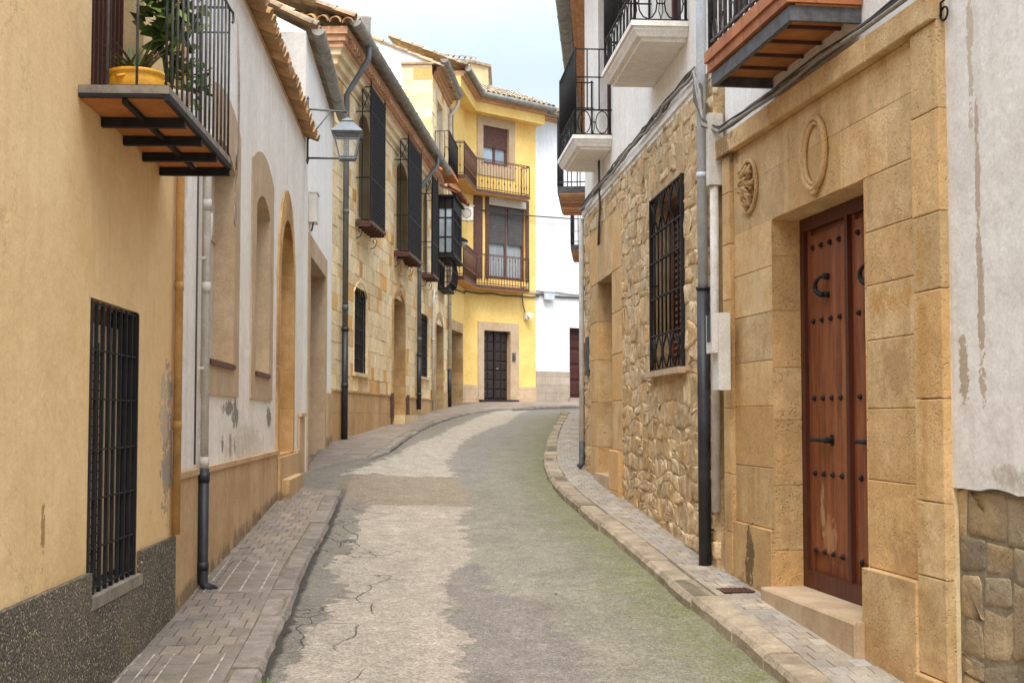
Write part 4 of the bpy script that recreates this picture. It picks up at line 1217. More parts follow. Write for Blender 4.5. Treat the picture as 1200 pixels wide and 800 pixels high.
# lower window B
a, b = blo; z0, z1 = bloz
win = framed_pane(FF, h, a, b, z0, z1 - .22, -.1, M['iron_brown'], M['curtain'], 2, 1, .1, 'balcony_door')
mb = MB(TB); zm = z0 + (z1 - z0) * .45; z = zm; k = 0
while z < z1 - .3:
    for q in (0, 1): mb.box(a + .09 + q * (b - a) / 2, a + (q + 1) * (b - a) / 2 - .07, -.069, -.045 + (.006 if k % 2 else 0), z, z + .045)
    z += .05; k += 1
mb.build('roller_blind', M['shutter_grey'], win)
mb = MB(TB); mb.box(a - .02, b + .02, -.1, .04, z1 - .21, z1 + .02); mb.build('blind_box', M['cream_panel'], win)
mb = MB(TB)
for s_ in (a - .06, b + .06): mb.box(s_ - .06, s_ + .06, .003, .05, z0, z1 + .02)
mb.box(a - .12, b + .12, .004, .05, z1 + .0195, z1 + .07)
mb.build('door_casing', M['iron_brown'], win); mb = MB(TB); s_ = B.s(560.5, 280); mb.box(s_ - .2, s_ + .14, .003, .04, z0, z1); mb.build('side_shutter', M['iron_brown'], h)
# wraparound balconies: plan polygons in world coordinates
def corner(e):
    n1, n2 = A.n, B.n; p1 = A.o + n1 * e; p2 = B.o + n2 * e
    # p1 + A.u*t = p2 + B.u*w
    det = A.u.x * (-B.u.y) + B.u.x * A.u.y; dx, dy = p2.x - p1.x, p2.y - p1.y
    t = (dx * (-B.u.y) + B.u.x * dy) / det
    return p1 + A.u * t
def wrap(sa, sb, e0, e1, z0, z1, mb):
    q = [A.W(sa, e0, 0), corner(e0), B.W(sb, e0, 0), B.W(sb, e1, 0), corner(e1), A.W(sa, e1, 0)]
    lo = mb.add([tuple(RWi @ Vector((p.x, p.y, z0))) for p in q]); hi = mb.add([tuple(RWi @ Vector((p.x, p.y, z1))) for p in q])
    for s_ in (lo, hi): mb.face((s_, s_ + 1, s_ + 4, s_ + 5)); mb.face((s_ + 1, s_ + 2, s_ + 3, s_ + 4))
    for k in range(6): mb.face((lo + k, lo + (k + 1) % 6, hi + (k + 1) % 6, hi + k))
def wrap_rail(sa, sb, e, z0, z1, sp, mb, scroll=True):
    q = [A.W(sa, .02, 0), A.W(sa, e, 0), corner(e), B.W(sb, e, 0), B.W(sb, .02, 0)]
    for p0, p1 in zip(q, q[1:]):
        L = (p1 - p0).length; m = max(1, round(L / sp))
        for k in range(m + 1):
            p = p0.lerp(p1, k / m)
            f = lambda z: tuple(RWi @ Vector((p.x, p.y, z)))
            mb.tube([f(z0), f(z1)], .016 if k in (0, m) else .0085, 5)
            if scroll and k % 2 == 0: mb.tube([f(z0 + .22), f(z0 + .3)], .02, 5); mb.tube([f(z1 - .16), f(z1 - .1)], .018, 5)
        for z in (z0 + .05, z1 - .04, z1): mb.tube([tuple(RWi @ Vector((p.x, p.y, z))) for p in (p0, p1)], .014, 4)
for (sa, sb, z0) in ((A.sY(38.0), B.s(620, 220, .36), 8.28), (A.sY(37.9), B.s(619.5, 330, .36), 5.42)):
    mb = MB(); wrap(sa, sb, .004, .40, z0, z0 + .1, mb); bo = mb.build('balcony', M['iron_brown'], h)
    mb = MB()
    for k in range(6): wrap(sa + .03, sb - .03, .03 + .062 * k, .078 + .062 * k, z0 - .02, z0 - .001, mb)
    mb.build('underside_tile', mat('yellow_tile_underside', C('d9a65c'), C('c48f48'), nscale=5), bo)
    mb = MB(); wrap_rail(sa, sb, .37, z0 + .1, z0 + 1.03, .115, mb); mb.build('railing', M['iron_brown'], bo)
# eave: deep yellow fascia box, brick course, tiles, gutter
mb = MB(); wrap(-.1, eB + .05, -.05, .36, 10.72, 11.02, mb); mb.build('cornice', M['yellow'], h)
mb = MB(); wrap(-.1, eB + .05, -.05, .44, 11.021, 11.09, mb); wrap(-.1, eB + .05, -.05, .5, 11.091, 11.16, mb); mb.build('brick_frieze', M['brick'], h)
q = [A.W(-.2, .58, 0), corner(.58), B.W(eB + .3, .58, 0)]
mb = MB()
mb.tube([tuple(RWi @ Vector((p.x, p.y, 11.2))) for p in q], .085, 10); mb.build('gutter', M['zinc'], h)
mb = MB(TB); tiles(mb, -.2, eB + .2, .56, 11.24, -.9, .36, 7, .21, .09); mb.build('roof', M['tile_grey'], h)
mb = MB(TA); tiles(mb, -.2, eA - .25, .56, 11.24, -.9, .36, 7, .21, .09); mb.build('roof', M['tile_grey'], h)
mb = MB(TA); mb.box(0, 3, -5, -.36, A.zb, 10.6); mb.build('rear_wall', M['yellow'], h)
mb = MB(TB); mb.box(.6, eB, -5, -.36, A.zb, 10.6); mb.build('rear_wall', M['yellow'], h)
mb = MB(TB); mb.box(0, .6, -.05, -.0, 11.1, 11.12) ; mb.build('eave_board', M['trim'], h)
# cable line on the yellow house
def wtube(pts, r, name, label, m, cat='cable', n=6):
    pts = [Vector(p) for p in pts]; b0 = pts[0].copy()
    mb = MB(); mb.tube([tuple(p - b0) for p in pts], r, n); o = mb.build(name, m, None, b0)
    return tag(o, label, cat)
zc_ = B.z(580, 345)
pts = [A.W(.1, .03, A.z(530, 339)), A.W(eA - .1, .03, A.z(543, 343)), corner(.03) + Vector((0, 0, zc_ + .02))] + [B.W(s_, .03, zc_ + .02 * math.sin(s_ * 7)) for s_ in (.6, 1.1, 1.6, 2.2, 2.8)] + [B.W(eB + .1, .04, zc_ + .05)]
wtube(pts, .022, 'cable', 'dark cable clipped along the yellow house below its lower balcony', M['cable'])
mb = MB(TA); mb.box(0, eA, .003, .035, A.z(540, 336), A.z(540, 334)); mb.build('string_course', M['trim'], h)
mb = MB(TB); mb.box(.03, eB, .003, .035, B.z(590, 341) , B.z(590, 338)); mb.build('string_course', M['trim'], h)
# AC unit
p = A.W(A.s(549, 250, .3), .05, A.z(549, 262, .3))
pB = B.W(.32, .0, 0)
t = thing('air_conditioner', 'white air conditioning unit fixed to the yellow house between its two balconies', 'air conditioner', (-1.5, 39.2, 7.22), .1)
mb = MB(); mb.box(-.0, .38, -.0, .3, .05, .46); ao = mb.build('casing', M['white_plastic'], t)
mb = MB(); mb.box(-.03, .41, -.02, .32, .461, .48); mb.box(.01, .03, -.05, .3, .0, .049); mb.box(.22, .24, -.05, .3, .0, .049); mb.build('bracket', M['pipe_pvc'], t)
mb = MB(); mb.tube(circ(.19, -.006, .25, .13, .13, 16), .008, 5, closed=True)
for k in range(7): mb.tube([(.1 + .03 * k, -.006, .15), (.1 + .03 * k, -.006, .35)], .003, 4)
mb.build('fan_grille', M['iron_worn'], t)
# white outdoor lamp with cable
p = B.W(B.s(616, 368), .03, B.z(614, 374))
t = thing('flood_lamp', 'small white lamp on the yellow wall right of the dark door, with looping cable', 'wall lamp', p, B.rz)
mb = MB(lambda s, d, z: Vector((s, -d, z))); mb.box(-.09, .05, 0, .1, 0, .2); mb.tube([(.05, .06, .1), (.22, .12, .16)], .02, 6); mb.tube([(.0, .05, .1), (.02, .16, .12)], [.06, .1], 12); mb.build('lamp_body', M['white_plastic'], t)
mb = MB(lambda s, d, z: Vector((s, -d, z))); mb.tube([(-.07, .02, .2), (-.16, .02, .45), (-.2, .02, .75), (-.1, .02, .95)], .016, 6); mb.build('cable', M['cable'], t)

# rooftop attic behind
t = thing('attic', 'beige plastered rooftop attic with tiled roof, rising behind the yellow house', 'house', (-1.29, 43, 10.9))
poly = [(-1.75, -.6), (-.02, 0), (.52, .5), (.52, 3), (-1.9, 3)]
def vprism(mb, poly, z0, z1):
    n = len(poly); a = mb.add([(x, y, z0) for x, y in poly]); b = mb.add([(x, y, z1) for x, y in poly])
    for k in range(n): mb.face((a + k, a + (k + 1) % n, b + (k + 1) % n, b + k))
    mb.face([a + k for k in range(n)]); mb.face([b + k for k in range(n)])
mb = MB(); vprism(mb, poly, -.5, 1.95); mb.build('wall', M['cornice'], t)
mb = MB(); vprism(mb, [(-1.85, -.72), (.02, -.08), (.62, .5), (.62, 3), (-1.9, 3)], 1.951, 2.03)
n_ = 11
for k in range(n_):
    x = -1.8 + 1.85 * k / (n_ - 1); y = -.74 + .66 * k / (n_ - 1)
    mb.halftile((x, y, 2.04), (x, y + 1.2, 2.4), .1)
mb.build('roof', M['tile_grey'], t)
mb = MB(); mb.box(-.9, -.2, -.75, -.35, -.3, 1.0) ; mb.build('parapet', M['cornice'], t)

# ---------------------------------------------------------------- L7: white house at the back
L7o = B.W(eB, -.01, 0)
L7 = Fac(L7o.x, L7o.y, 1, .93, -1, zb=g(43))
F = L7
h = house(F, 'town_house', 'plain white house with grey stone plinth and dark red door, right of the yellow house')
d0_ = F.s(667.5, 430); d1_ = d0_ + 1.35; dz1 = F.z(670, 384); L = 9
u0 = d1_ + 1.6
M['white_blue'] = mat('bluish_white_paint', C('e3e3e4'), C('d6d6d8'), nscale=1.2, bump=.2, bscale=25, soft=.2, streak=.25, streakc=C('a8a294'), big=.1, crack=.4)
wallpart(F, h, 'wall', M['white_blue'], 0, L, F.zb - .4, 11.0, [rect(d0_, d1_, F.zb - .3, dz1), rect(u0, u0 + 1, 6, 8)])
mb = MB(F.T); zp = F.z(640, 435); mb.box(.003, d0_ - .02, .003, .03, F.zb - .4, zp); mb.box(d1_ + .02, L, .003, .03, F.zb - .4, zp); mb.build('plinth', M['grey_dado'], h)
gz = F.z(675, 466)
mb = MB(F.T); mb.box(d0_, d1_, -.2, -.12, gz, dz1)
for q in (0, 1):
    for k in range(4):
        x0 = d0_ + .06 + q * (d1_ - d0_) / 2; mb.block(x0, x0 + (d1_ - d0_) / 2 - .12, gz + .1 + k * .5, gz + .5 + k * .5, -.119, -.09, .02)
do = mb.build('door', mat('dark_red_wood', C('4d1f17'), C('361410'), wood=True, rough=.5), h)
mb = MB(F.T)
for k in range(12): s_ = d0_ + .04 + (d1_ - d0_ - .08) * k / 11; mb.tube([(s_, -.09, dz1 - .35), (s_, -.09, dz1)], .012, 4)
mb.box(d0_, d1_, -.119, -.08, dz1 - .37, dz1 - .33); mb.build('transom_grille', M['iron'], do)
mb = MB(F.T); mb.box(d0_ - .1, d1_ + .1, -.1, .15, F.zb - .3, gz); mb.build('doorstep', M['grey_dado'], h)
framed_pane(F, h, u0, u0 + 1, 6, 8, -.12, M['iron_brown'], M['glass'], 2, 3)
mb = MB(F.T); sweep(mb, [(.0, 10.95), (.08, 10.96), (.08, 11.03), (.16, 11.04), (.16, 11.12), (-.1, 11.13)], F, 0, L); mb.build('brick_frieze', M['brick'], h)
mb = MB(F.T); tiles(mb, .05, L, .32, 11.16, -.9, .34, 7); mb.build('roof', M['tile_grey'], h)
mb = MB(F.T); gutter(mb, .1, L, .34, 11.15, .08); mb.build('gutter', M['zinc'], h)
carcass(F, h, 0, L, 5, 10.9, M['white'])
zc2 = F.z(650, 347)
wtube([F.W(s_, .03, zc2 + .03 * math.sin(s_ * 5)) for s_ in (0.0, .3, .7, 1.2, 1.8, 2.6, 3.6, 5)], .03, 'cable', 'thick grey cable run across the plain white house at first floor level', M['cable'])
wtube([F.W(s_, .03, zc2 + .12 + .02 * math.sin(s_ * 8)) for s_ in (0.0, .5, .9, 1.4, 2.2, 3.2, 5)], .018, 'cable', 'thin pale cable above the thick one across the plain white house', M['cable_pale'])
s_ = F.s(641, 350)
mb = MB(lambda s, d, z: Vector((s, -d, z))); mb.box(-.2, .2, .0, .08, -.12, .12); mb.box(-.21, .21, .0, .1, .121, .14)
p = F.W(s_, .06, zc2 - .02); tag(mb.build('junction_box', M['pipe_pvc'], None, p, F.rz), 'pale grey junction box on the cables of the plain white house', 'junction box')
# span wire across the street
a_ = Vector((corner(.1).x + .1, corner(.1).y, 7.3)); b_ = R4.W(R4.sY(22), .0, 5.4)
wtube([B.W(.5, .03, B.z(555, 245)), B.W(1.4, .05, B.z(580, 249)), B.W(eB, .1, B.z(628, 254)), F.W(1.4, .12, F.z(660, 256)), F.W(3.2, .2, F.z(690, 256))], .02, 'cable', 'black wire strung level across the yellow and white fronts between the two balconies', M['cable'])

# ================================================================== right side
# ---------------------------------------------------------------- R1: near plastered house with rubble base
F = R1
h = house(F, 'town_house', 'grey-white plastered house over a rubble stone base, at the right edge')
TN = C('b59f88')
M['white_cool'] = mat('cool_white_plaster', C('ece6de'), C('dcd4cb'), nscale=2.0, bump=.4, bscale=22, bdist=.006, soft=.35, streak=.35, streakc=C('a99a8c'), big=.15, mott=.07,
                      stains=[(F.s(1128), F.z(1128, 425) - F.zb, .045, .16, TN, .95), (F.s(1150), F.z(1150, 400) - F.zb, .035, .28, TN, .9), (F.s(1148), F.z(1148, 230) - F.zb, .022, .5, TN, .9), (F.s(1142), F.z(1142, 60) - F.zb, .03, .3, C('bca892'), .8), (F.s(1190), F.z(1190, 560) - F.zb, .3, .05, C('a99a86'), .6)])
e1 = F.sY(6.0); zpl = F.z(1150, 574)
R.seed(4)
wallpart(F, h, 'wall', M['white_cool'], 0, e1, zpl, 5.0, d0=-.029, d1=-.005, poly=[(e1 * k / 60, zpl + .012 * noise.noise((k * .37, 3, 1)) * 2 + R.uniform(-.004, .004)) for k in range(61)] + [(e1, 5.0), (0, 5.0)])
wallpart(F, h, 'inner_wall', M['grey_mortar'], 0, e1, zpl, 4.99, d0=-.35, d1=-.031)
wallpart(F, h, 'base_wall', M['grey_mortar'], 0, e1, F.zb - .3, zpl - .001, d0=-.35, d1=-.03)
mb = MB(lambda s, d, z: F.T(s, d - .036, z))
rubble(mb, e1 - 2.6, e1 - .01, F.zb - .1, zpl - .01, [], rh=(.12, .34), cw=(.14, .36), h=(.008, .014), gap=.007, wobble=.05, seed=11)
mb.build('rubble_facing', M['rub_big'], h)
mb = MB(F.T); tiles(mb, 0, e1, .35, 5.0, -.9, .35, 6); mb.build('roof', M['tile'], h)
carcass(F, h, 0, e1, 5, 4.9, M['white_cool'])
mb = MB(F.T); s_, z_ = F.px(1110, 12); mb.tube(circ(s_ - .01, .02, z_ - .02, .035, .03, 12), .005, 6, closed=True); mb.tube([(s_ - .04, .0, z_ + .06), (s_, .03, z_ + .03), (s_ + .02, .02, z_ - .02), (s_ + .05, .01, z_ - .01)], .006, 6)
mb.build('cable_hook', M['iron'], h)

# ---------------------------------------------------------------- R2: stone portal house
F = R2
h = house(F, 'stone_house', 'sandstone portal house with oval medallion, studded chestnut double door and terracotta-edged balcony')
e2 = F.sY(9.42)
o0, o1 = F.s(1017), F.s(907); zt = 2.81; zth = F.z(960, 690, -.1)
zst = .575
bo0, bo1 = F.s(1000, 30) , F.s(925, 40)
ptop = 3.5
DK = C('5d4a30')
pm = mat('portal_sandstone', C('dab987'), C('bf9459'), nscale=2.6, bump=.5, bscale=42, soft=.35, pits=.8, var=.14, huelo=.3, hue=C('cc9f62'), streak=.5, streakc=C('9a7340'), big=.3, c3=C('cda468'), speck=.25, mott=.13,
         stains=[(F.s(882), F.z(882, 655) - F.zb, .09, .22, DK, .85), (F.s(868), F.z(868, 690) - F.zb, .25, .1, DK, .7), (F.s(1050), F.z(1050, 350) - F.zb, .3, .07, C('b8832f'), .7), (F.s(1060), F.z(1060, 655) - F.zb, .2, .15, C('a87f4c'), .6),
                 (F.s(858), F.z(858, 170) - F.zb, .3, .12, DK, .7), (F.s(1090), F.z(1090, 400) - F.zb, .06, .7, C('b98b40'), .6), (F.s(885), F.z(885, 350) - F.zb, .2, .3, C('dcc093'), .6), (F.s(1045), F.z(1045, 430) - F.zb, .2, .12, C('a98657'), .7), (F.s(960), F.z(960, 240) - F.zb, .5, .07, C('b5925f'), .6)])
wallpart(F, h, 'wall', M['white'], 0, e2, ptop, 5.9, [rect(F.sY(7.2), F.sY(8.2), 3.9, 5.6)], d0=-.35, d1=-.03)
wallpart(F, h, 'portal_wall', M['ashlar_mortar'], 0, e2, F.zb - .3, ptop, [rect(o0, o1, F.zb - .25, zt)], d0=-.35, d1=-.004)
s_l, s_r = F.s(862), F.s(1080)
mb = MB(F.T)
jo = dict(ch=(.3, .38), cw=(.5, .9), d=(0, .004), gap=.0025, chf=.004, jit=.002)
R.seed(21)
zc1 = zst - .02
# left pier blocks follow the joints seen in the photo
def hz(x, ys): return [F.z(x, y) for y in ys]
zl = [F.zb - .2] + sorted(hz(885, [615, 546, 476, 424, 369, 318, 265])) + [zt]
for za, zb_ in zip(zl, zl[1:]):
    if zb_ - za < .05: continue
    big = za < .6
    mb.block(o1 + .0, s_l - .0, za + .002, zb_ - .002, -.01, .004 if not big else .03, .004, mb.rc(), .002)
zr = [F.zb - .2] + sorted(hz(1050, [672, 565, 478, 395, 328, 262])) + [zt]
for k, (za, zb_) in enumerate(zip(zr, zr[1:])):
    if zb_ - za < .05: continue
    mb.block(s_r, o0, za + .002, zb_ - .002, -.01, .005 if k else .05, .004, mb.rc(), .002)
# lintel zone
ll = [s_r, F.s(1040, 150), F.s(985, 180), F.s(925, 200), s_l]
for a, b in zip(ll, ll[1:]):
    mb.block(a + .002, b - .002, zt + .002, 3.12, -.01, .004, .003, mb.rc(), .002)
    mb.block(a + .002, b - .002, 3.121, 3.368, -.01, .004, .002, (.5, .4, .5), .0)
# outer pilasters
zp = F.zb - .2; 
for (a, b) in ((.0, s_r), (s_l, F.s(853.5))):
    z = F.zb - .2; first = True
    while z < 3.36:
        hh = R.uniform(.32, .5); hh = hh if z + hh < 3.2 else 3.369 - z
        mb.block(a, b, z + .002, z + hh - .002, -.01, .035 if not first else .065, .005, mb.rc(), .002); z += hh; first = False
# entablature
s = 0.0
while s < F.s(850):
    w_ = R.uniform(.6, .95); b_ = min(s + w_, F.s(850)); mb.block(s + .002, b_ - .002, 3.371, ptop, -.02, .06, .006, mb.rc(), .002); s = b_
po = mb.build('portal_facing', pm, h)
# reveals
mb = MB(F.T)
z = zst - .1
while z < zt:
    hh = R.uniform(.3, .42); hh = min(hh, zt - z)
    for s_, sg in ((o1, 1), (o0, -1)):
        i = mb.add([(s_ - .004 * sg, .009, z + .002), (s_ - .004 * sg, -.21, z + .002), (s_ - .004 * sg, -.21, z + hh - .002), (s_ - .004 * sg, .009, z + hh - .002)]); mb.face((i, i + 1, i + 2, i + 3), mb.rc())
    z += hh
i = mb.add([(o0, .009, zt - .004), (o1, .009, zt - .004), (o1, -.21, zt - .004), (o0, -.21, zt - .004)]); mb.face((i, i + 1, i + 2, i + 3), mb.rc())
mb.build('reveal', pm, h)
# thin stone spandrel mouldings: oval medallion + carved relief
mb = MB(F.T); cs, cz = F.px(957, 180); rz_ = .2; rx_ = (F.s(943.5, 180) - F.s(970.5, 180)) / 2
mb.tube(circ(cs, .02, cz, rx_, rz_, 36), .018, 8, closed=True); mb.tube(circ(cs, .016, cz, rx_ * .82, rz_ * .85, 36), .012, 8, closed=True)
mb.tube([(cs + rx_ * .3, .018, cz - rz_ * 1.0), (cs, .02, cz - rz_ * 1.13), (cs - rx_ * .25, .018, cz - rz_ * 1.05)], .014, 6)
mb.build('oval_medallion', pm, po)
mb = MB(F.T); cs, cz = F.px(879, 219); rx_ = (F.s(869, 219) - F.s(889, 219)) / 2; rz_ = .17
mb.tube(circ(cs, .014, cz, rx_, rz_, 24), .014, 6, closed=True)
R.seed(5)
for k in range(26):
    a_ = R.uniform(0, 6.28); r_ = R.random() ** .5 * .8; x = cs + rx_ * r_ * math.cos(a_); z = cz + rz_ * r_ * math.sin(a_)
    mb.tube([(x, .01, z), (x + R.uniform(-.03, .03), .03 + R.uniform(0, .015), z + R.uniform(-.05, .05)), (x + R.uniform(-.04, .04), .012, z + R.uniform(-.06, .06))], [.016, .022, .01], 7)
mb.build('carved_relief', pm, po)
# step
mb = MB(F.T); mb.block(o0 + .02 - .05, o1 - .0, F.zb - .2, zst, -.24, .1, .012, (.6, .5, .5), .003); mb.build('doorstep', M['trim'], h)
# door
D = -.2
M['door_red'] = mat('varnished_chestnut', C('8c4a22'), C('642c12'), wood=True, nscale=4, rough=.5, bump=.35, bscale=30, bdist=.004, spec=.4, streak=.5, streakc=C('b0703c'), mott=.12,
                    stains=[(F.s(975, 630, D), F.z(975, 632, D) - F.zb, .14, .12, C('b98a5c'), .6), (F.s(965, 500, D), F.z(965, 600, D) - F.zb, .03, .16, C('c29a6c'), .6), (F.s(985, 420, D), F.z(985, 420, D) - F.zb, .05, .3, C('552410'), .5)])
fz0 = zst + .001
mb = MB(F.T)
mb.ring(rect(o0 + .006, o1 - .006, fz0, zt - .006), rect(o0 + .07, o1 - .07, fz0 + .1, zt - .08), D + .03, D - .04, D - .04)
mid = F.s(1000, 450, D)
mb.box(mid - .022, mid + .022, D - .03, D + .034, fz0 + .1, zt - .08)
do = mb.build('door_frame', M['door_frame'], h)
L_ = []
for (a, b) in ((o0 + .072, mid - .024), (mid + .024, o1 - .072)):
    lf = MB(F.T)
    lf.box(a, b, D - .035, D - .012, fz0 + .101, zt - .081)
    zpan = fz0 + .23
    lf.box(a, a + .05, D - .0119, D + .006, fz0 + .101, zt - .081); lf.box(b - .05, b, D - .0119, D + .006, fz0 + .101, zt - .081)
    n_ = 4; ww = (b - a - .1) / n_
    for k in range(n_): lf.box(a + .05 + k * ww + .0015, a + .05 + (k + 1) * ww - .0015, D - .0119, D + .012, zpan, zt - .12)
    ld = lf.build('door', M['door_red'], h)
    mb = MB(F.T)
    for z in hz(965, [277, 371, 469, 564, 661]):
        z = F.z(965, 0, D) if False else z
        for k in range(4):
            s_ = a + .05 + ww * (k + .5); zz = z + .02
            mb = MB(F.T); mb.tube([(s_, D + .012, zz), (s_, D + .018, zz), (s_, D + .028, zz), (s_, D + .034, zz)], [.017, .017, .011, .002], 10); mb.build('stud', M['iron'], ld)
    # knocker
    mb = MB(F.T); cs = (a + b) / 2; cz = F.z(966, 325)
    mb.tube([(cs - .03, D + .012, cz + .053), (cs - .03, D + .045, cz + .053)], .019, 8)
    mb.tube([(cs - .03 + .095 * math.sin(t_) , D + .04 + .02 * math.sin(t_), cz + .055 * math.cos(t_)) for t_ in [math.pi * k / 12 for k in range(13)]], [.009 + .009 * (k / 12) for k in range(13)], 8)
    mb.tube([(cs - .03, D + .012, cz - .053), (cs - .03, D + .04, cz - .053)], .018, 8)
    mb.build('knocker', M['iron'], ld)
    mb = MB(F.T); cz = F.z(966, 517); c0 = cs
    mb.tube([(c0 - .06, D + .012, cz), (c0 - .06, D + .06, cz)], .02, 8); mb.tube([(c0 - .1, D + .06, cz), (c0 + .16, D + .06, cz)], .013, 8); mb.tube([(c0 + .14, D + .012, cz), (c0 + .14, D + .06, cz)], .009, 8)
    mb.tube([(c0 - .06, D + .0125, cz), (c0 - .06, D + .016, cz)], .035, 10)
    mb.build('handle', M['iron'], ld)
# balcony with terracotta edge
b0, b1, bd = F.sY(6.99), F.sY(8.42), .36
mb = MB(F.T); mb.ring(rect(0, 1, 0, 1), rect(0, 1, 0, 1), 0, 0, 0) if False else None
for (p_, q_, c_, d_) in ((b0, b1, bd - .03, bd), (b0, b0 + .03, -.025, bd - .031), (b1 - .03, b1, -.025, bd - .031)): mb.box(p_, q_, c_, d_, 3.64, 3.72)
bo = mb.build('balcony', M['iron_worn'], h)
for k in range(1, 5): s_ = b0 + (b1 - b0) * k / 5; mb = MB(F.T); mb.box(s_ - .01, s_ + .01, -.025, bd - .031, 3.682, 3.7); mb.build('beam', M['iron_brown'], bo)
mb = MB(F.T); 
for k in range(5): mb.box(b0 + (b1 - b0) * k / 5 + .002, b0 + (b1 - b0) * (k + 1) / 5 - .002, -.025, bd - .032, 3.701, 3.73, mb.rc())
mb.build('underside_tile', M['terracotta'], bo)
mb = MB(F.T); mb.box(b0 - .02, b1 + .02, -.025, bd + .02, 3.731, 3.79); mb.box(b0 - .035, b1 + .035, -.025, bd + .035, 3.791, 3.86); mb.build('edge_tile', M['terracotta_edge'], bo)
mb = MB(F.T); railing(mb, [(b0, .0), (b0, bd), (b1, bd), (b1, .0)], 3.86, 4.85, .1, .011); 
for k in range(8):
    s_ = b0 + (b1 - b0) * (k + .5) / 8; mb.tube(circ(s_, bd, 3.98, .04, .06, 12), .006, 5, closed=True)
mb.build('railing', M['iron_worn'], bo)
framed_pane(F, h, F.sY(7.2), F.sY(8.2), 3.9, 5.6, -.15, M['shutter_brown'], M['glass_dark'], 2, 3, .07, 'balcony_door')
mb = MB(F.T); tiles(mb, 0, e2, .35, 5.9, -.9, .35, 6); mb.build('roof', M['tile'], h)
carcass(F, h, 0, e2, 5, 5.8, M['white'])
# pale trunking and meter box beside the portal
mb = MB(F.T); s_ = F.s(847.5, 400); pipe(mb, [(s_, .06, .95), (s_, .055, 3.35)], .03); mb.box(s_ - .04, s_ + .04, .0, .1, 3.2, 3.7)
mb.build('cable_trunking', M['pipe_white'], h)
s_ = F.s(847, 410, .1)
mb = MB(lambda s, d, z: Vector((s, d, z)))
z0_, z1_ = F.z(847, 457, .1), F.z(847, 367, .1)
mb.box(-.075, .075, 0, .08, .0, z1_ - z0_); mb.box(-.06, .08, .081, .12, (z1_ - z0_) * .48, (z1_ - z0_) * .98)
t = thing('meter_box', 'white plastic electricity meter box beside the black drainpipe, left of the stone portal', 'meter box', F.W(s_, .07, z0_), F.rz)
mb.build('casing', M['white_plastic'], t)
mb = MB(); mb.box(-.03, .05, .121, .125, .32, .5); mb.build('meter_window', M['glass'], t)

# ---------------------------------------------------------------- R3: rubble house with white upper floor
F = R3
h = house(F, 'stone_house', 'rubble stone house with white upper storey and two moulded plaster balconies')
e3 = F.sY(16.5); zw = 4.05
w0, w1 = F.s(805.5, 320), F.s(767.5, 320); wz = (F.z(768, 436), F.z(768, 235))
q0, q1 = F.s(720.5), F.s(703); qz = 3.1; qb = F.z(712, 556)
uo = [rect(F.sY(10.6), F.sY(11.5), 4.6, 6.5), rect(F.sY(14.4), F.sY(15.3), 4.6, 6.5)]
wallpart(F, h, 'wall', M['rub_mortar'], 0, e3, F.zb - .3, zw, [rect(w0, w1, *wz), rect(q0, q1, F.zb, qz)], d0=-.45, d1=.021)
wallpart(F, h, 'upper_wall', M['white_warm'], 0, e3, zw + .001, 7.0, uo, d0=-.4, d1=.01)
mb = MB(F.T); R.seed(31)
su0, su1 = F.s(732), F.s(694.5)
rubble(mb, .0, e3 - .0, F.zb - .1, zw - .02, [(w0 - .03, w1 + .03, wz[0] - .05, wz[1] + .03), (su0, su1, 0, qz + .62)], rh=(.09, .21), cw=(.12, .3), h=(.021, .032), gap=.001, wobble=.05)
mb.build('rubble_facing', M['rub_stone'], h)
mb = MB(F.T); mb.box(-.02, e3 + .01, .0, .05, zw - .03, zw + .03); mb.box(-.02, e3 + .01, .0, .03, zw - .07, zw - .031); mb.build('ledge', M['white_warm'], h)
# stone door surround
mb = MB(F.T)
z = F.zb - .1
while z < qz:
    hh = min(R.uniform(.3, .5), qz - z); hh = qz - z if qz - z - hh < .12 else hh
    mb.block(su0, q0, z + .002, z + hh - .002, -.01, .03 if z > .9 else .07, .008, mb.rc(), .003); mb.block(q1, su1, z + .002, z + hh - .002, -.01, .03, .008, mb.rc(), .003)
    i = mb.add([(q1 - .004, .02, z + .003), (q1 - .004, -.3, z + .003), (q1 - .004, -.3, z + hh - .003), (q1 - .004, .02, z + hh - .003)]); mb.face((i, i + 1, i + 2, i + 3), mb.rc())
    i = mb.add([(q0 + .004, .02, z + .003), (q0 + .004, -.3, z + .003), (q0 + .004, -.3, z + hh - .003), (q0 + .004, .02, z + hh - .003)]); mb.face((i, i + 1, i + 2, i + 3), mb.rc())
    z += hh
cuts = [su0, su0 + (su1 - su0) * .3, su0 + (su1 - su0) * .48, su0 + (su1 - su0) * .7, su1]
for a, b in zip(cuts, cuts[1:]): mb.block(a, b, qz + .002, qz + .6, -.01, .03, .006, mb.rc(), .003)
mb.build('door_surround', pm, h)
mb = MB(F.T); mb.box(q0, q1, -.45, -.31, F.zb, qz); mb.build('door', M['door_dark'], h)
mb = MB(F.T); mb.box(q0 + .01, q1 + .02, -.3, .07, F.zb, qb); mb.build('doorstep', M['trim'], h)
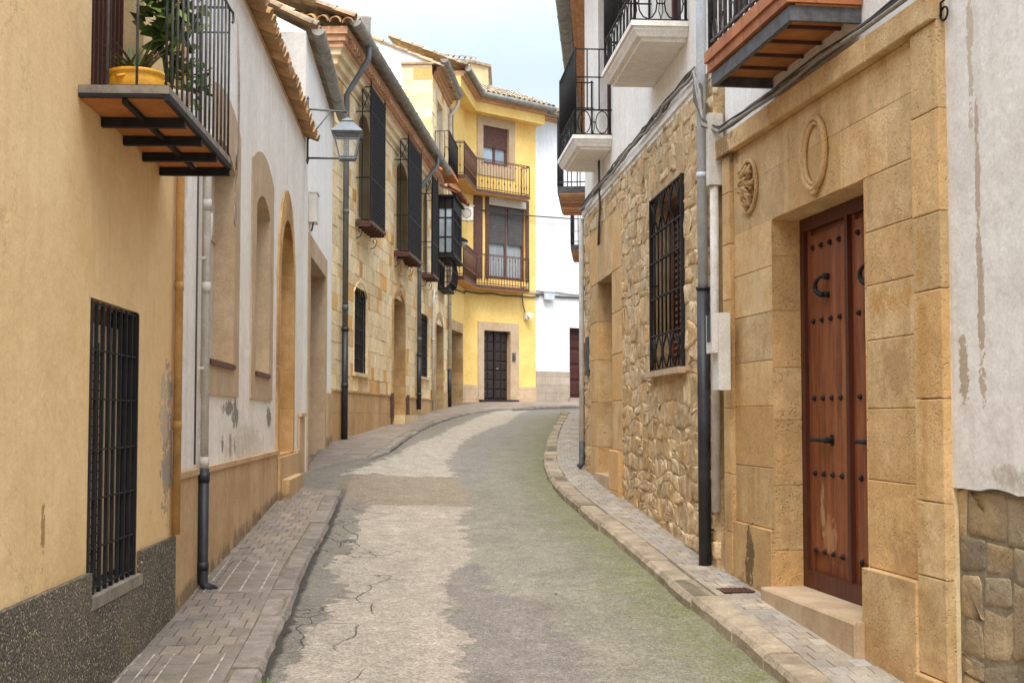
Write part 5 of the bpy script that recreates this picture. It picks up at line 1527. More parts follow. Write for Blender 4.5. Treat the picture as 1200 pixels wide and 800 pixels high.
# window
a, b = w0, w1; z0, z1 = wz
win = slatted(F, h, a, b, z0 + .01, z1, -.16, M['blind_wood'], .055, 'window')
mb = MB(F.T)
gd = .035
nv = 8; zl_, zh_ = z0 + .3, z1 - .32
grille(mb, a + .01, b - .01, z0, z1, gd, 2, 2, .014, .012, hz=[z0 + .01, z0 + .3, z0 + .62, z0 + .93, z1 - .32, z1 - .01] )
for k in range(1, nv): s_ = a + .01 + (b - a - .02) * k / nv; mb.tube([(s_, gd, zl_), (s_, gd, zh_)], .009, 5)
for (p0, p1) in ((z0 + .01, zl_), (zh_, z1 - .01)):
    for k in range(4):
        c0 = a + .01 + (b - a - .02) * k / 4; c1 = c0 + (b - a - .02) / 4; cm = (c0 + c1) / 2; zm = (p0 + p1) / 2
        mb.tube([(c0, gd, p0), (cm + .01, gd, zm), (c0, gd, p1)], .008, 5); mb.tube([(c1, gd, p0), (cm - .01, gd, zm), (c1, gd, p1)], .008, 5)
        mb.tube(circ(cm, gd, zm, .03, .05, 10), .006, 5, closed=True); mb.tube([(cm, gd, p0), (cm, gd, p1)], .006, 5)
for s_ in (a + .01, b - .01):
    for z in (z0 + .02, z1 - .02, (z0 + z1) / 2): mb.tube([(s_, -.02, z), (s_, gd, z)], .01, 4)
mb.build('grille', M['iron'], win)
mb = MB(F.T); mb.box(a - .05, b + .05, -.12, .09, z0 - .05, z0 - .002); mb.build('sill', M['trim'], win)
# moulded balconies
def moulded(F, root, s0, s1, d, zb_, flip=1):
    prof = [(0, 0, .09), (.012, 0, .085), (.02, .035, .04), (.035, .06, .03), (.06, .075, .03), (.075, .095, .0), (.1, .1, .0), (.11, .1, .0)]
    mb = MB(F.T)
    lv = [(.09, .0), (.085, .022), (.05, .03), (.035, .055), (.02, .075), (.018, .095), (0, .1), (0, .14)]
    rings = [mb.add([(s0 + m, .012, zb_ + z), (s0 + m, d - m, zb_ + z), (s1 - m, d - m, zb_ + z), (s1 - m, .012, zb_ + z)]) for m, z in lv]
    for A_, B_ in zip(rings, rings[1:]):
        for k in range(3): mb.face((A_ + k, A_ + k + 1, B_ + k + 1, B_ + k))
    mb.face([rings[0] + k for k in range(4)]); mb.face([rings[-1] + k for k in range(4)])
    bo = mb.build('balcony', M['white_warm'], root)
    mb = MB(F.T); z0 = zb_ + .14; zt_ = z0 + .92; di = d - .03; a, b = s0 + .03, s1 - .03
    railing(mb, [(b, di), (a, di)], z0 + .27, zt_, .095, .0075, .011, low=.0)
    for p in ((a, di), (b, di), (a, .03), (b, .03)): mb.tube([(p[0], p[1], z0), (p[0], p[1], zt_ + .02)], .012, 6)
    for (s_, n_) in ((a, 3), (b, 3)):
        for k in range(1, n_): dd = .02 + (di - .02) * k / n_; mb.tube([(s_, dd, z0 + .27), (s_, dd, zt_)], .0075, 5)
        for z in (z0 + .01, z0 + .27, z0 + .62, zt_): mb.tube([(s_, .01, z), (s_, di, z)], .008 if z > z0 + .3 else .01, 5)
    mb.tube([(a, di, z0 + .01), (b, di, z0 + .01)], .01, 5)
    # scroll band: hexagon rings joined by short links
    def band(P0, P1, n_):
        for k in range(n_):
            c = P0.lerp(P1, (k + .5) / n_); w = (P1 - P0) / n_
            pts = [c + w * (math.cos(t_) * .36) + Vector((0, 0, math.sin(t_) * .12)) for t_ in [math.pi * 2 * q / 12 for q in range(12)]]
            mb.tube([tuple(p) for p in pts], .006, 5, closed=True)
            mb.tube([tuple(c - w * .5), tuple(c - w * .36)], .006, 5); mb.tube([tuple(c + w * .36), tuple(c + w * .5)], .006, 5)
            for sg in (-1, 1):
                mb.tube([tuple(c + w * .5 * sg + Vector((0, 0, -.12))), tuple(c + w * .42 * sg + Vector((0, 0, -.06))), tuple(c + w * .46 * sg + Vector((0, 0, 0.04)))], .0045, 4)
    zc = z0 + .14
    band(Vector((a, .02, zc)), Vector((a, di, zc)), 2); band(Vector((b, .02, zc)), Vector((b, di, zc)), 2); band(Vector((a, di, zc)), Vector((b, di, zc)), max(4, int((b - a) / .16)))
    mb.build('railing', M['iron'], bo)
moulded(F, h, F.sY(10.3), F.sY(11.93), .455, 4.48)
moulded(F, h, F.sY(14.25), F.sY(15.75), .43, 4.42)
for a_, b_ in ((10.6, 11.5), (14.4, 15.3)): framed_pane(F, h, F.sY(a_), F.sY(b_), 4.6, 6.5, -.12, M['shutter_brown'], M['glass'], 2, 3, .07, 'balcony_door')
mb = MB(F.T); tiles(mb, 0, e3, .4, 7.0, -.9, .35, 6); mb.build('roof', M['tile'], h)
carcass(F, h, 0, e3, 5, 6.9, M['white_warm'])
# downpipes
mb = MB(F.T); s_ = .13
pipe(mb, [(s_, .075, 2.5), (s_, .075, 6.9)], .036, collars=[((s_, .075, 3.3), .04), ((s_, .075, 4.9), .04)]); 
po = mb.build('drainpipe', M['pipe_pvc'], h)
mb = MB(F.T); pipe(mb, [(s_, .075, 2.51), (s_, .075, F.zb + .02)], .044, collars=[((s_, .075, 2.5), .02)]); mb.build('pipe_foot', M['pipe_black'], po)
mb = MB(F.T); s_ = e3 - .03; pipe(mb, [(s_, .06, 1.08), (s_, .06, 4.0)], .032); mb.build('drainpipe', M['pipe_white'], h)
mb = MB(F.T); pipe(mb, [(s_, .06, 1.3), (s_, .06, 1.04), (s_ - .02, .1, 1.0)], .036); mb.build('pipe_foot', M['iron_worn'], h)
mb = MB(F.T); s_, z_ = F.px(692, 440); s2, z2_ = F.px(692, 395); mb.box(s_ - .12, s_ + .1, .03, .05, z_, z2_); mb.build('plaque', M['iron_worn'], h)
mb = MB(F.T)
for q in (0, 1, 2): mb.tube([(e3 - 1.6 + q * .04, .06, 4.5), (e3 - 1.6 + q * .03, .05, 3.9), (e3 - 1.5 + q * .05, .05, 3.5)], .008, 5)
mb.build('cable', M['cable'], h)
# cable bundle along the ledge, over the portal
R.seed(9)
for q in range(8):
    off = R.uniform(0, .03); zz = R.uniform(.0, .07); pts = []
    s_ = e3 - .05
    while s_ > .25:
        pts.append(R3.W(s_, .055 + off + R.uniform(-.01, .01), zw + .04 + zz + .012 * math.sin(s_ * 3 + q * 2) + R.uniform(-.012, .012))); s_ -= .22
    pts.append(R3.W(.28, .1, 4.08)); pts.append(R3.W(.06, .09 + .008 * q, 3.92 - .015 * q)); pts.append(R3.W(.0, .1, 3.62 + .008 * q))
    s2 = e2 - .1
    while s2 > -.0:
        pts.append(R2.W(s2, .03 + off * .6 + R.uniform(-.005, .005), 3.545 + zz * .6 + .012 * math.sin(s2 * 4 + q) + R.uniform(-.006, .006))); s2 -= .32
    wtube(pts, (.008, .007, .013, .005, .009, .006, .007, .005)[q], 'cable', ['thin dark cable', 'thin dark cable', 'thickest pale cable', 'thin dark cable', 'second thickest pale cable', 'thin dark cable', 'thin dark cable', 'thin dark cable'][q] + ' in the bundle along the rubble house ledge', M['cable_pale' if q in (2, 4) else 'cable'])['group'] = 'cables bundled along the ledge of the rubble house'

# ---------------------------------------------------------------- R4: white house beyond the bend on the right
F = R4
h = house(F, 'town_house', 'white house behind the rubble house, with brick eave and two small tile-bottomed balconies')
e4 = F.sY(34.5)
wallpart(F, h, 'wall', M['white_warm'], 0, e4, F.zb - .3, 7.55, [rect(F.sY(19.3), F.sY(20.4), 4.85, 6.9), rect(F.sY(25.8), F.sY(26.8), 4.85, 6.9), rect(F.sY(22.5), F.sY(23.6), F.zb, 3.3)])
mb = MB(F.T); mb.box(.01, F.sY(22.4), .003, .03, F.zb - .2, 1.9); mb.box(F.sY(23.7), e4, .003, .03, F.zb - .2, 2.2); mb.build('plinth', M['grey_dado'], h)
mb = MB(F.T); mb.box(F.sY(22.5), F.sY(23.6), -.2, -.12, F.zb, 3.3); mb.build('door', M['door_dark'], h)
for a_, b_ in ((19.3, 20.4), (25.8, 26.8)): framed_pane(F, h, F.sY(a_), F.sY(b_), 4.85, 6.9, -.12, M['shutter_brown'], M['glass'], 2, 3, .07, 'balcony_door')
mb = MB(F.T); sweep(mb, [(.0, 7.5), (.07, 7.51), (.07, 7.6), (.14, 7.61), (.14, 7.7), (.21, 7.71), (.21, 7.8), (.28, 7.81), (.28, 7.9), (-.2, 7.91)], F, 0, e4); mb.build('brick_frieze', M['brick'], h)
mb = MB(F.T); gutter(mb, 0, e4, .42, 7.98, .1); mb.build('gutter', M['zinc'], h)
mb = MB(F.T); tiles(mb, 0, e4, .4, 8.0, -.9, .36, 5); mb.build('roof', M['tile_grey'], h)
carcass(F, h, 0, e4, 5, 7.5, M['white_warm'])
for (y0, y1, e) in ((18.85, 20.9, .43), (25.3, 27.3, .42)):
    a, b = F.sY(y0), F.sY(y1)
    mb = MB(F.T); mb.box(a, b, .004, e, 4.72, 4.8); bo = mb.build('balcony', M['iron_worn'], h)
    mb = MB(F.T)
    for k in range(7): mb.box(a + (b - a) * k / 7 + .02, a + (b - a) * (k + 1) / 7 - .03, .02, e - .02, 4.69, 4.719, mb.rc())
    mb.build('underside_tile', M['brick'], bo)
    mb = MB(F.T); railing(mb, [(a, .02), (a, e - .01), (b, e - .01), (b, .02)], 4.8, 5.75, .13, .009, .011, finial=.1)
    for z in (5.05, 5.4): mb.tube([(a, .02, z), (a, e - .01, z)], .008, 4)
    mb.build('railing', M['iron_worn'], bo)

# ================================================================== ground
KL = [ground_px(*p) for p in ((283, 830), (297, 800), (330, 728), (360, 656), (384, 610), (403, 566), (414, 550), (436, 536), (458, 525), (480, 509), (503, 497), (530, 488), (560, 481.5), (600, 478), (640, 476), (686, 474.5))]
KL = [(KL[0][0] - .35, 1.0), (KL[0][0] - .12, 4.0)] + KL + [(KL[-1][0] + 6, KL[-1][1] + 4.8)]
KR = [ground_px(*p) for p in ((975, 830), (935, 798), (872, 745), (800, 690), (738, 638), (690, 600), (661, 576), (645, 556), (638.5, 540), (640, 522), (647, 503), (655, 490), (662, 483))]
KR = [(KR[0][0] + .45, 1.0), (KR[0][0] + .1, 4.6)] + KR
KR = KR + [(KR[-1][0] + .6, KR[-1][1] + 1.6), (KR[-1][0] + 7, KR[-1][1] + 6.9)]
print('KL', [(round(a, 2), round(b, 2)) for a, b in KL]); print('KR', [(round(a, 2), round(b, 2)) for a, b in KR])
cR4 = R4.W(e4, 0, 0)
WL = [L1.W(0, 0, 0), L1.W(sE, 0, 0), L3.W(0, 0, 0), L4.W(0, 0, 0), L5.W(0, 0, 0), L6A.W(0, 0, 0), L6B.W(0, 0, 0), L6B.W(eB, 0, 0), L7.W(8.8, 0, 0)]
WL = [(p.x, p.y) for p in WL]
WR = [R1.W(0, 0, 0), R1.W(e1, 0, 0), R2.W(e2, 0, 0), R3.W(e3, 0, 0), cR4]
WR = [(p.x, p.y) for p in WR] + [(cR4.x + 5.4, cR4.y + 5.2)]


def resample(P, step):
    P = [Vector((x, y)) for x, y in P]; out = [P[0]]; acc = 0
    # smooth with Catmull-Rom first
    S = []
    for i in range(len(P) - 1):
        p0 = P[max(i - 1, 0)]; p1 = P[i]; p2 = P[i + 1]; p3 = P[min(i + 2, len(P) - 1)]
        for k in range(12):
            t = k / 12
            S.append(.5 * ((2 * p1) + (p2 - p0) * t + (2 * p0 - 5 * p1 + 4 * p2 - p3) * t * t + (3 * p1 - p0 - 3 * p2 + p3) * t ** 3))
    S.append(P[-1]); res = [S[0]]; d = 0
    for a, b in zip(S, S[1:]):
        L = (b - a).length
        while d + L >= step:
            a = a + (b - a) * ((step - d) / L); L = (b - a).length; d = 0; res.append(a)
        d += L
    return res


def nearest_on(P, q, n=None):
    """hit of the ray q + n*t with polyline P (t>0 smallest)"""
    best = None
    for (x0, y0), (x1, y1) in zip(P, P[1:]):
        dx, dy = x1 - x0, y1 - y0
        det = n.x * (-dy) + dx * n.y
        if abs(det) < 1e-9: continue
        t = ((x0 - q.x) * (-dy) + dx * (y0 - q.y)) / det
        w = (n.x * (y0 - q.y) - n.y * (x0 - q.x)) / det
        if t > 0 and -.02 <= w <= 1.02 and (best is None or t < best): best = t
    return best


def drop(Y):  # lowered kerb in front of the wide doorway
    return .055 * math.exp(-((Y - 16.6) / 2.3) ** 4)


H_R, H_L = .0, .0
def pavz(x, y, side):
    return g(y) - (drop(y) if side < 0 else 0)


def roadz(x, y):
    return g(y) - .09 + .012 * math.sin(x * 2.1 + y * .7) - (.0 if x > 0 else -.02)


KLs, KRs = resample(KL, .05), resample(KR, .05)
def pave(K, side, name, label_seed, row=.2, bw=.1, kerbw=.13, ymax=22):
    R.seed(label_seed)
    W = WL if side < 0 else WR
    base = MB(); blk = MB(); kb = MB()
    N_ = len(K); nrm = []
    for i in range(N_):
        t = (K[min(i + 4, N_ - 1)] - K[max(i - 4, 0)]).normalized()
        n = Vector((-t.y, t.x)) if side < 0 else Vector((t.y, -t.x))
        nrm.append(n)
    wid = []
    for i in range(N_):
        b = nearest_on(W, K[i], nrm[i]); wid.append(b if b and b < 6 else (wid[-1] if wid else 1))
    def P(i, w, dz=0.0):
        i = max(0, min(N_ - 1, i)); q = K[i] + nrm[i] * w
        return (q.x, q.y, pavz(q.x, q.y, side) + dz)
    # base sheet
    prev = None
    for i in range(0, N_, 4):
        row_ = base.add([P(i, .02 + (wid[i] + .05) * k / 5, -.005) for k in range(6)])
        if prev is not None:
            for k in range(5): base.face((prev + k, prev + k + 1, row_ + k + 1, row_ + k), None, True)
        prev = row_
    bo = base.build(name, M['bedding']); tag(bo, kind='structure')
    # kerb stones
    i = 0
    while i < N_ - 8:
        m = R.randint(9, 17)
        if i + m >= N_: m = N_ - 1 - i
        j0 = R.uniform(-.012, .006); tz = R.uniform(-.008, .006); c = kb.rc()
        ww = kerbw * R.uniform(.9, 1.12); seg = [i + (m * k) // 4 for k in range(5)]
        seg[0] += 0; rings = []
        for q, ii in enumerate(seg):
            sh = .25 if q in (0, 4) else 0
            wob = R.uniform(-.006, .006)
            p0 = P(ii, -.012 + j0 + wob, -.16); p1 = P(ii, -.01 + j0 + wob, -.028 + tz); p2 = P(ii, .012 + j0, .0 + tz); p3 = P(ii, ww, .002 + tz); p4 = P(ii, ww + .004, -.03)
            if q in (0, 4):
                e = .006 * (1 if q == 0 else -1); tt = (K[min(ii + 1, N_ - 1)] - K[max(ii - 1, 0)]).normalized() * e
                pts = [(p[0] + tt.x, p[1] + tt.y, p[2]) for p in (p0, p1, p2, p3, p4)]
            else: pts = [p0, p1, p2, p3, p4]
            rings.append(kb.add(pts))
        for A_, B_ in zip(rings, rings[1:]):
            for k in range(4): kb.face((A_ + k, A_ + k + 1, B_ + k + 1, B_ + k), c)
        for A_ in (rings[0], rings[-1]): kb.face([A_ + k for k in range(5)], c)
        i += m
    ko = kb.build('kerb_left' if side < 0 else 'kerb_right', M['kerb' if side < 0 else 'kerb_pale']); tag(ko, kind='structure')
    # pavers
    i = 0; rowk = 0; st = max(1, int(round(row / .05)))
    while i < N_ - st - 1:
        far = K[i].y > ymax
        s2 = st * (3 if far else 1); b2 = bw * (3.4 if far else 1)
        if i + s2 >= N_ - 1: break
        w = kerbw + .012; Wd = wid[i] + .03; slab = (not far) and ((side < 0) and (5.6 < K[i].y < 6.9 or 8.5 < K[i].y < 9.6 or K[i].y > 14.2))
        cw_ = b2 * (3.8 if slab else 1)
        off = (b2 * .5 if rowk % 2 else 0) if not slab else 0
        while w < Wd:
            we = min(w + cw_ - (off if w < kerbw + .02 else 0), Wd + .02)
            if we - w < .02: w = we; continue
            gp = .0018; jz = [R.uniform(-.003, .003) for _ in range(4)]; c = blk.rc()
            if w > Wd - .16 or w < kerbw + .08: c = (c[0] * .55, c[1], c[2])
            if slab: c = (c[0] * .3 + .15, .1, c[2])
            tt = lambda ii, e: (K[min(ii + 1, N_ - 1)] - K[max(ii - 1, 0)]).normalized() * e
            t0, t1 = tt(i, gp), tt(i + s2, -gp)
            a = P(i, w + gp, jz[0]); b_ = P(i + s2, w + gp, jz[1]); cc = P(i + s2, we - gp, jz[2]); d_ = P(i, we - gp, jz[3])
            top = [(a[0] + t0.x, a[1] + t0.y, a[2]), (b_[0] + t1.x, b_[1] + t1.y, b_[2]), (cc[0] + t1.x, cc[1] + t1.y, cc[2]), (d_[0] + t0.x, d_[1] + t0.y, d_[2])]
            ctr = Vector((sum(p[0] for p in top) / 4, sum(p[1] for p in top) / 4, 0))
            low = [(p[0], p[1], p[2] - .03) for p in top]
            ins = []
            for p in top:
                v = Vector((ctr.x - p[0], ctr.y - p[1], 0)); v = v.normalized() * .003 if v.length > 0 else v
                ins.append((p[0] + v.x, p[1] + v.y, p[2] + .002))
            x = blk.add(low + top + ins)
            for k in range(4):
                l = (k + 1) % 4; blk.face((x + k, x + l, x + 4 + l, x + 4 + k), c); blk.face((x + 4 + k, x + 4 + l, x + 8 + l, x + 8 + k), c)
            blk.face((x + 8, x + 9, x + 10, x + 11), c)
            if slab and (side < 0):
                ns = 3 if K[i].y < 10 else 0
                for k in range(ns):
                    wl = w + (we - w) * (k + .5) / ns
                    pa, pb = P(i, wl, .0055), P(i + s2, wl, .0055); pc, pd = P(i + s2, wl + .009, .0055), P(i, wl + .009, .0055)
                    blk.m = 1; blk.quad(pa, pb, pc, pd, c); blk.m = 0
            w = we
        i += s2; rowk += 1
    po_ = blk.build('paving_left' if side < 0 else 'paving_right', [M['paver' if side < 0 else 'paver_pale'], mat('worn_white_line', C('b9b0a4'), C('8f8577'), nscale=14, lo=.45, hi=.55)]); tag(po_, kind='structure')


pave(KLs, -1, 'pavement_left', 41)
pave(KRs, 1, 'pavement_right', 43, row=.15, bw=.1, kerbw=.15)
# drain cover in the right pavement
x, y = ground_px(862, 692)
p = Vector((x, y, g(y) + .003))
t = thing('drain_cover', 'small rusty rectangular drain cover set in the right pavement before the stone portal', 'drain cover', p, R2.rz + math.pi / 2)
mb = MB(); mb.box(-.1, .1, -.09, .09, 0, .006); mb.build('plate', M['iron_brown'], t)
mb = MB()
for k in range(6): mb.box(-.08 + k * .028, -.068 + k * .028, -.07, .07, .0061, .011)
mb.build('rib', M['iron_brown'], t)

# road sheet with traced patches as signed distances
def polyd(pts, poly):
    """numpy signed distance (positive inside)"""
    P = np.array(poly); Q = np.roll(P, -1, axis=0); x, y = pts[:, 0], pts[:, 1]
    dmin = np.full(len(pts), 1e9); inside = np.zeros(len(pts), bool)
    for (x0, y0), (x1, y1) in zip(P, Q):
        dx, dy = x1 - x0, y1 - y0; t = np.clip(((x - x0) * dx + (y - y0) * dy) / (dx * dx + dy * dy + 1e-12), 0, 1)
        dmin = np.minimum(dmin, np.hypot(x - x0 - t * dx, y - y0 - t * dy))
        c = ((y0 > y) != (y1 > y)) & (x < (x1 - x0) * (y - y0) / (y1 - y0 + 1e-12) + x0)
        inside ^= c
    return np.where(inside, dmin, -dmin)


def lined(pts, line):
    x, y = pts[:, 0], pts[:, 1]; dmin = np.full(len(pts), 1e9)
    for (x0, y0), (x1, y1) in zip(line, line[1:]):
        dx, dy = x1 - x0, y1 - y0; t = np.clip(((x - x0) * dx + (y - y0) * dy) / (dx * dx + dy * dy + 1e-12), 0, 1)
        dmin = np.minimum(dmin, np.hypot(x - x0 - t * dx, y - y0 - t * dy))
    return dmin


G = lambda L: [ground_px(x, y, -.1) for x, y in L]
light = G([(330, 830), (344, 800), (361, 753), (386, 723), (407, 704), (391, 685), (380, 668), (400, 660), (412, 651), (416, 621), (424, 606), (436, 597), (500, 597), (554, 596.5), (541, 604), (539, 617), (548, 638), (554, 658), (531, 672), (516, 689), (524, 703), (535, 715), (522, 740), (548, 757), (535, 783), (543, 800), (545, 830)])
upper = G([(400, 566), (430, 552), (458, 541), (480, 527), (509, 515), (530, 504), (552, 494), (586, 482), (625, 478.5), (610, 485), (594, 497), (578, 502), (553, 512), (539, 524), (522, 545), (535, 560), (480, 563), (440, 562)])
brown = G([(395, 570), (440, 562), (535, 560), (548, 580), (554, 596), (436, 597), (400, 590)])
purple = G([(573, 670), (560, 664), (531, 672), (516, 689), (524, 703), (535, 715), (522, 740), (548, 757), (535, 783), (543, 800), (545, 830), (720, 830), (700, 795), (690, 770), (668, 745), (652, 736), (655, 715), (637, 702), (600, 700), (577, 694), (560, 690), (576, 683)])
grey = G([(625, 478.5), (655, 477.5), (640, 484), (610, 497), (600, 510), (588, 522), (575, 545), (560, 570), (548, 580), (535, 560), (522, 545), (539, 524), (553, 512), (578, 502), (594, 497), (610, 485)])
cracks = [G(l) for l in ([(577, 683), (610, 688), (637, 695), (655, 701), (690, 707)], [(300, 735), (345, 728), (372, 725), (396, 722)], [(330, 760), (375, 712), (407, 704)], [(310, 790), (352, 786)], [(360, 690), (385, 668), (412, 655)],
                        [(410, 560), (470, 568), (530, 556), (600, 566)], [(380, 625), (410, 640), (413, 652)], [(548, 638), (600, 645), (660, 640)], [(640, 732), (690, 740), (740, 770)], [(436, 597), (395, 607)], [(350, 770), (300, 765)], [(408, 704), (360, 700), (345, 706)], [(500, 515), (540, 520), (620, 512)])]
xs = np.concatenate([np.arange(-12, -3, .5), np.arange(-3, 2.6, .045), np.arange(2.6, 14, .5)])
ys = np.concatenate([np.arange(-6, 5.2, .5), np.arange(5.2, 16, .045), np.arange(16, 30, .1), np.arange(30, 56, .3)])
XX, YY = np.meshgrid(xs, ys); pts = np.stack([XX.ravel(), YY.ravel()], 1)
gp_y = np.array([a for a, b in GP]); gp_z = np.array([b for a, b in GP])
zz = np.interp(pts[:, 1], gp_y, gp_z) - .078
kl = np.array([(p.x, p.y) for p in KLs[::4]]); kr = np.array([(p.x, p.y) for p in KRs[::4]])
dL = lined(pts, kl); dR = lined(pts, kr)
zz += np.where(pts[:, 0] < 0, .04, 0) * np.clip(1 - dL / 1.2, 0, 1)
zz += .028 * np.exp(-((pts[:, 1] - 16.6) / 2.6) ** 4) * np.clip(1 - dL / .8, 0, 1)
rs = np.random.RandomState(3)
und = sum(a * np.sin(pts[:, 0] * f1 + p1) * np.sin(pts[:, 1] * f2 + p2) for a, f1, f2, p1, p2 in ((.006, 2.1, 1.3, .3, .8), (.004, 4.7, 3.1, 2, 1), (.003, 9, 7, 1, 4)))
zz += und
far = (pts[:, 0] < -3) | (pts[:, 0] > 2.6)
co = np.column_stack([pts, zz]).astype(np.float32)
nx, ny = len(xs), len(ys)
ii = (np.arange(ny - 1)[:, None] * nx + np.arange(nx - 1)[None, :]).ravel()
quads = np.stack([ii, ii + 1, ii + nx + 1, ii + nx], 1)
me = bpy.data.meshes.new('road'); me.vertices.add(len(co)); me.vertices.foreach_set('co', co.ravel())
me.loops.add(quads.size); me.loops.foreach_set('vertex_index', quads.ravel().astype(np.int32))
me.polygons.add(len(quads)); me.polygons.foreach_set('loop_start', (np.arange(len(quads)) * 4).astype(np.int32)); me.polygons.foreach_set('loop_total', np.full(len(quads), 4, np.int32))
me.update(); me.polygons.foreach_set('use_smooth', np.ones(len(quads), bool))
def addattr(nm, v):
    a = me.attributes.new(nm, 'FLOAT', 'POINT'); a.data.foreach_set('value', v.astype(np.float32))
crk = np.min([lined(pts, c) for c in cracks], axis=0)
addattr('light', polyd(pts, light)); addattr('upper', polyd(pts, upper)); addattr('brown', polyd(pts, brown)); addattr('purple', polyd(pts, purple)); addattr('grey', polyd(pts, grey))
addattr('drop', np.exp(-((pts[:, 1] - 16.4) / 2.4) ** 4)); addattr('crack', crk); addattr('kerbl', dL); addattr('kerbr', dR)
N = NT('patched_concrete_road')
n_big = N.noise(1.1, 6, .6); n_mid = N.noise(7, 8, .65, off=(2, 5, 0)); n_fine = N.noise(60, 5, .7); n_edge = N.noise(5.5, 5, .66, off=(9, 2, 0)); n_edge2 = N.noise(3.4, 3.5, .62, stretch=(.8, 1.3, 1), off=(3, 3, 0))
def mask(nm, w=.005, amp=.3):
    v = N.math('ADD', N.attr(nm)[2], N.math('MULTIPLY', N.math('SUBTRACT', n_edge, .5), amp)); v = N.math('ADD', v, N.math('MULTIPLY', N.math('SUBTRACT', n_edge2, .5), .34))
    return N.rng(v, -w, w)
base = N.mix(N.rng(n_mid, .35, .7), C('7c766a'), C('625d53'))
base = N.mix(N.rng(n_big, .42, .62, 0, .6), base, C('7d7968'))
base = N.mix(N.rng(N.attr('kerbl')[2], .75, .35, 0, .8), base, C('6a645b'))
m_light, m_upper, m_brown, m_purple, m_grey = mask('light'), mask('upper'), mask('brown'), mask('purple'), mask('grey')
col = base
col = N.mix(m_grey, col, N.mix(n_mid, C('7b7670'), C('6b6661')))
col = N.mix(m_brown, col, N.mix(n_mid, C('857864'), C('6d614f')))
col = N.mix(m_purple, col, N.mix(N.rng(n_mid, .3, .7), C('78706a'), C('645e59')))
col = N.mix(m_upper, col, N.mix(N.rng(n_mid, .3, .7), C('a0988a'), C('898072')))
col = N.mix(m_light, col, N.mix(N.rng(n_mid, .3, .7), C('9d9283'), C('857b6e')))
# moss by the right kerb
mo = N.math('MULTIPLY', N.rng(N.math('ADD', N.attr('kerbr')[2], N.math('MULTIPLY', N.math('SUBTRACT', n_edge, .5), 1.1)), .5, .0, 0, .9), N.rng(n_mid, .35, .6, .3, 1))
col = N.mix(mo, col, C('666a2b'))
mo2 = N.rng(N.math('ADD', N.attr('kerbr')[2], N.math('MULTIPLY', N.math('SUBTRACT', n_big, .5), 2.5)), 1.3, .2, 0, .22)
col = N.mix(mo2, col, C('74744f'))
# aggregate speckle and stains
mt = N.math('MULTIPLY', N.rng(N.noise(15, 8, .72, off=(1, 1, 3)), .3, .7, .82, 1.18), N.rng(N.noise(3.2, 8, .7, stretch=(1.5, .6, 1), off=(6, 1, 3)), .3, .7, .84, 1.14))
ag = N.n('ShaderNodeTexVoronoi'); N.l(N.tc, ag.inputs['Vector']); ag.inputs['Scale'].default_value = 68
ags = N.n('ShaderNodeSeparateColor'); N.l(ag.outputs[1], ags.inputs[0]); mt = N.math('MULTIPLY', mt, N.rng(ags.outputs[0], 0, 1, .72, 1.26))
cmn = N.n('ShaderNodeCombineColor'); [N.l(mt, cmn.inputs[i]) for i in range(3)]
col = N.mix(1.0, col, cmn.outputs[0], 'MULTIPLY')
col = N.mix(N.rng(n_fine, .52, .62, 0, .6), col, C('443d33'))
col = N.mix(N.rng(N.noise(95, 3, .6, off=(5, 5, 5)), .56, .68, 0, .6), col, C('b3a791'))
col = N.mix(N.rng(N.noise(2.3, 7, .7, off=(8, 1, 0), dist=1.0), .52, .72, 0, .4), col, C('5a5143'))
ckn = N.math('ADD', N.attr('crack')[2], N.math('MULTIPLY', N.math('SUBTRACT', n_edge, .5), .16)); ckn = N.math('ABSOLUTE', N.math('SUBTRACT', ckn, 0.0))
ck = N.math('MULTIPLY', N.rng(ckn, .0, .005, 1, 0), N.rng(n_big, .35, .5, .4, 1))
vo = N.n('ShaderNodeTexVoronoi', feature='DISTANCE_TO_EDGE'); vo.inputs['Scale'].default_value = 1.7
mp = N.n('ShaderNodeMix', data_type='VECTOR'); mp.inputs[0].default_value = .12; N.l(N.tc, mp.inputs[4])
nv = N.n('ShaderNodeTexNoise'); nv.inputs['Scale'].default_value = 4; nv.inputs['Detail'].default_value = 6; N.l(N.tc, nv.inputs['Vector']); N.l(nv.outputs[1], mp.inputs[5]); N.l(mp.outputs[1], vo.inputs['Vector'])
ck2 = N.math('MULTIPLY', N.rng(vo.outputs[0], .0, .006, 1, 0), N.rng(N.attr('kerbl')[2], .75, .55, 0, 1))
ck2 = N.math('MULTIPLY', ck2, N.rng(n_big, .4, .5, .1, 1))
ca = N.math('MAXIMUM', ck, ck2)
col = N.mix(N.math('MULTIPLY', ca, .7), col, C('37302a'))
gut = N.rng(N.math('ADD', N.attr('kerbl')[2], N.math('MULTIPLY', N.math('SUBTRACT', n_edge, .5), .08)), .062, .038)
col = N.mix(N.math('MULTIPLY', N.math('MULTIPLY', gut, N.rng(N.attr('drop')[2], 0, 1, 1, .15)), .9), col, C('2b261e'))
N.l(col, N.bs.inputs['Base Color']); N.bs.inputs['Roughness'].default_value = .8; N.bs.inputs['Specular IOR Level'].default_value = .35
hgt = N.math('ADD', N.math('MULTIPLY', n_fine, .5), N.math('MULTIPLY', n_mid, .6))
nb = N.bumpn(hgt, .55, .012)
nb = N.bumpn(N.math('MULTIPLY', ca, -1), .9, .015, nb)
nb = N.bumpn(N.math('ADD', m_light, N.math('SUBTRACT', m_upper, m_purple)), .5, .006, nb)
N.l(nb, N.bs.inputs['Normal'])
me.materials.append(N.mat)
ro = bpy.data.objects.new('road', me); COL.objects.link(ro); tag(ro, kind='structure')
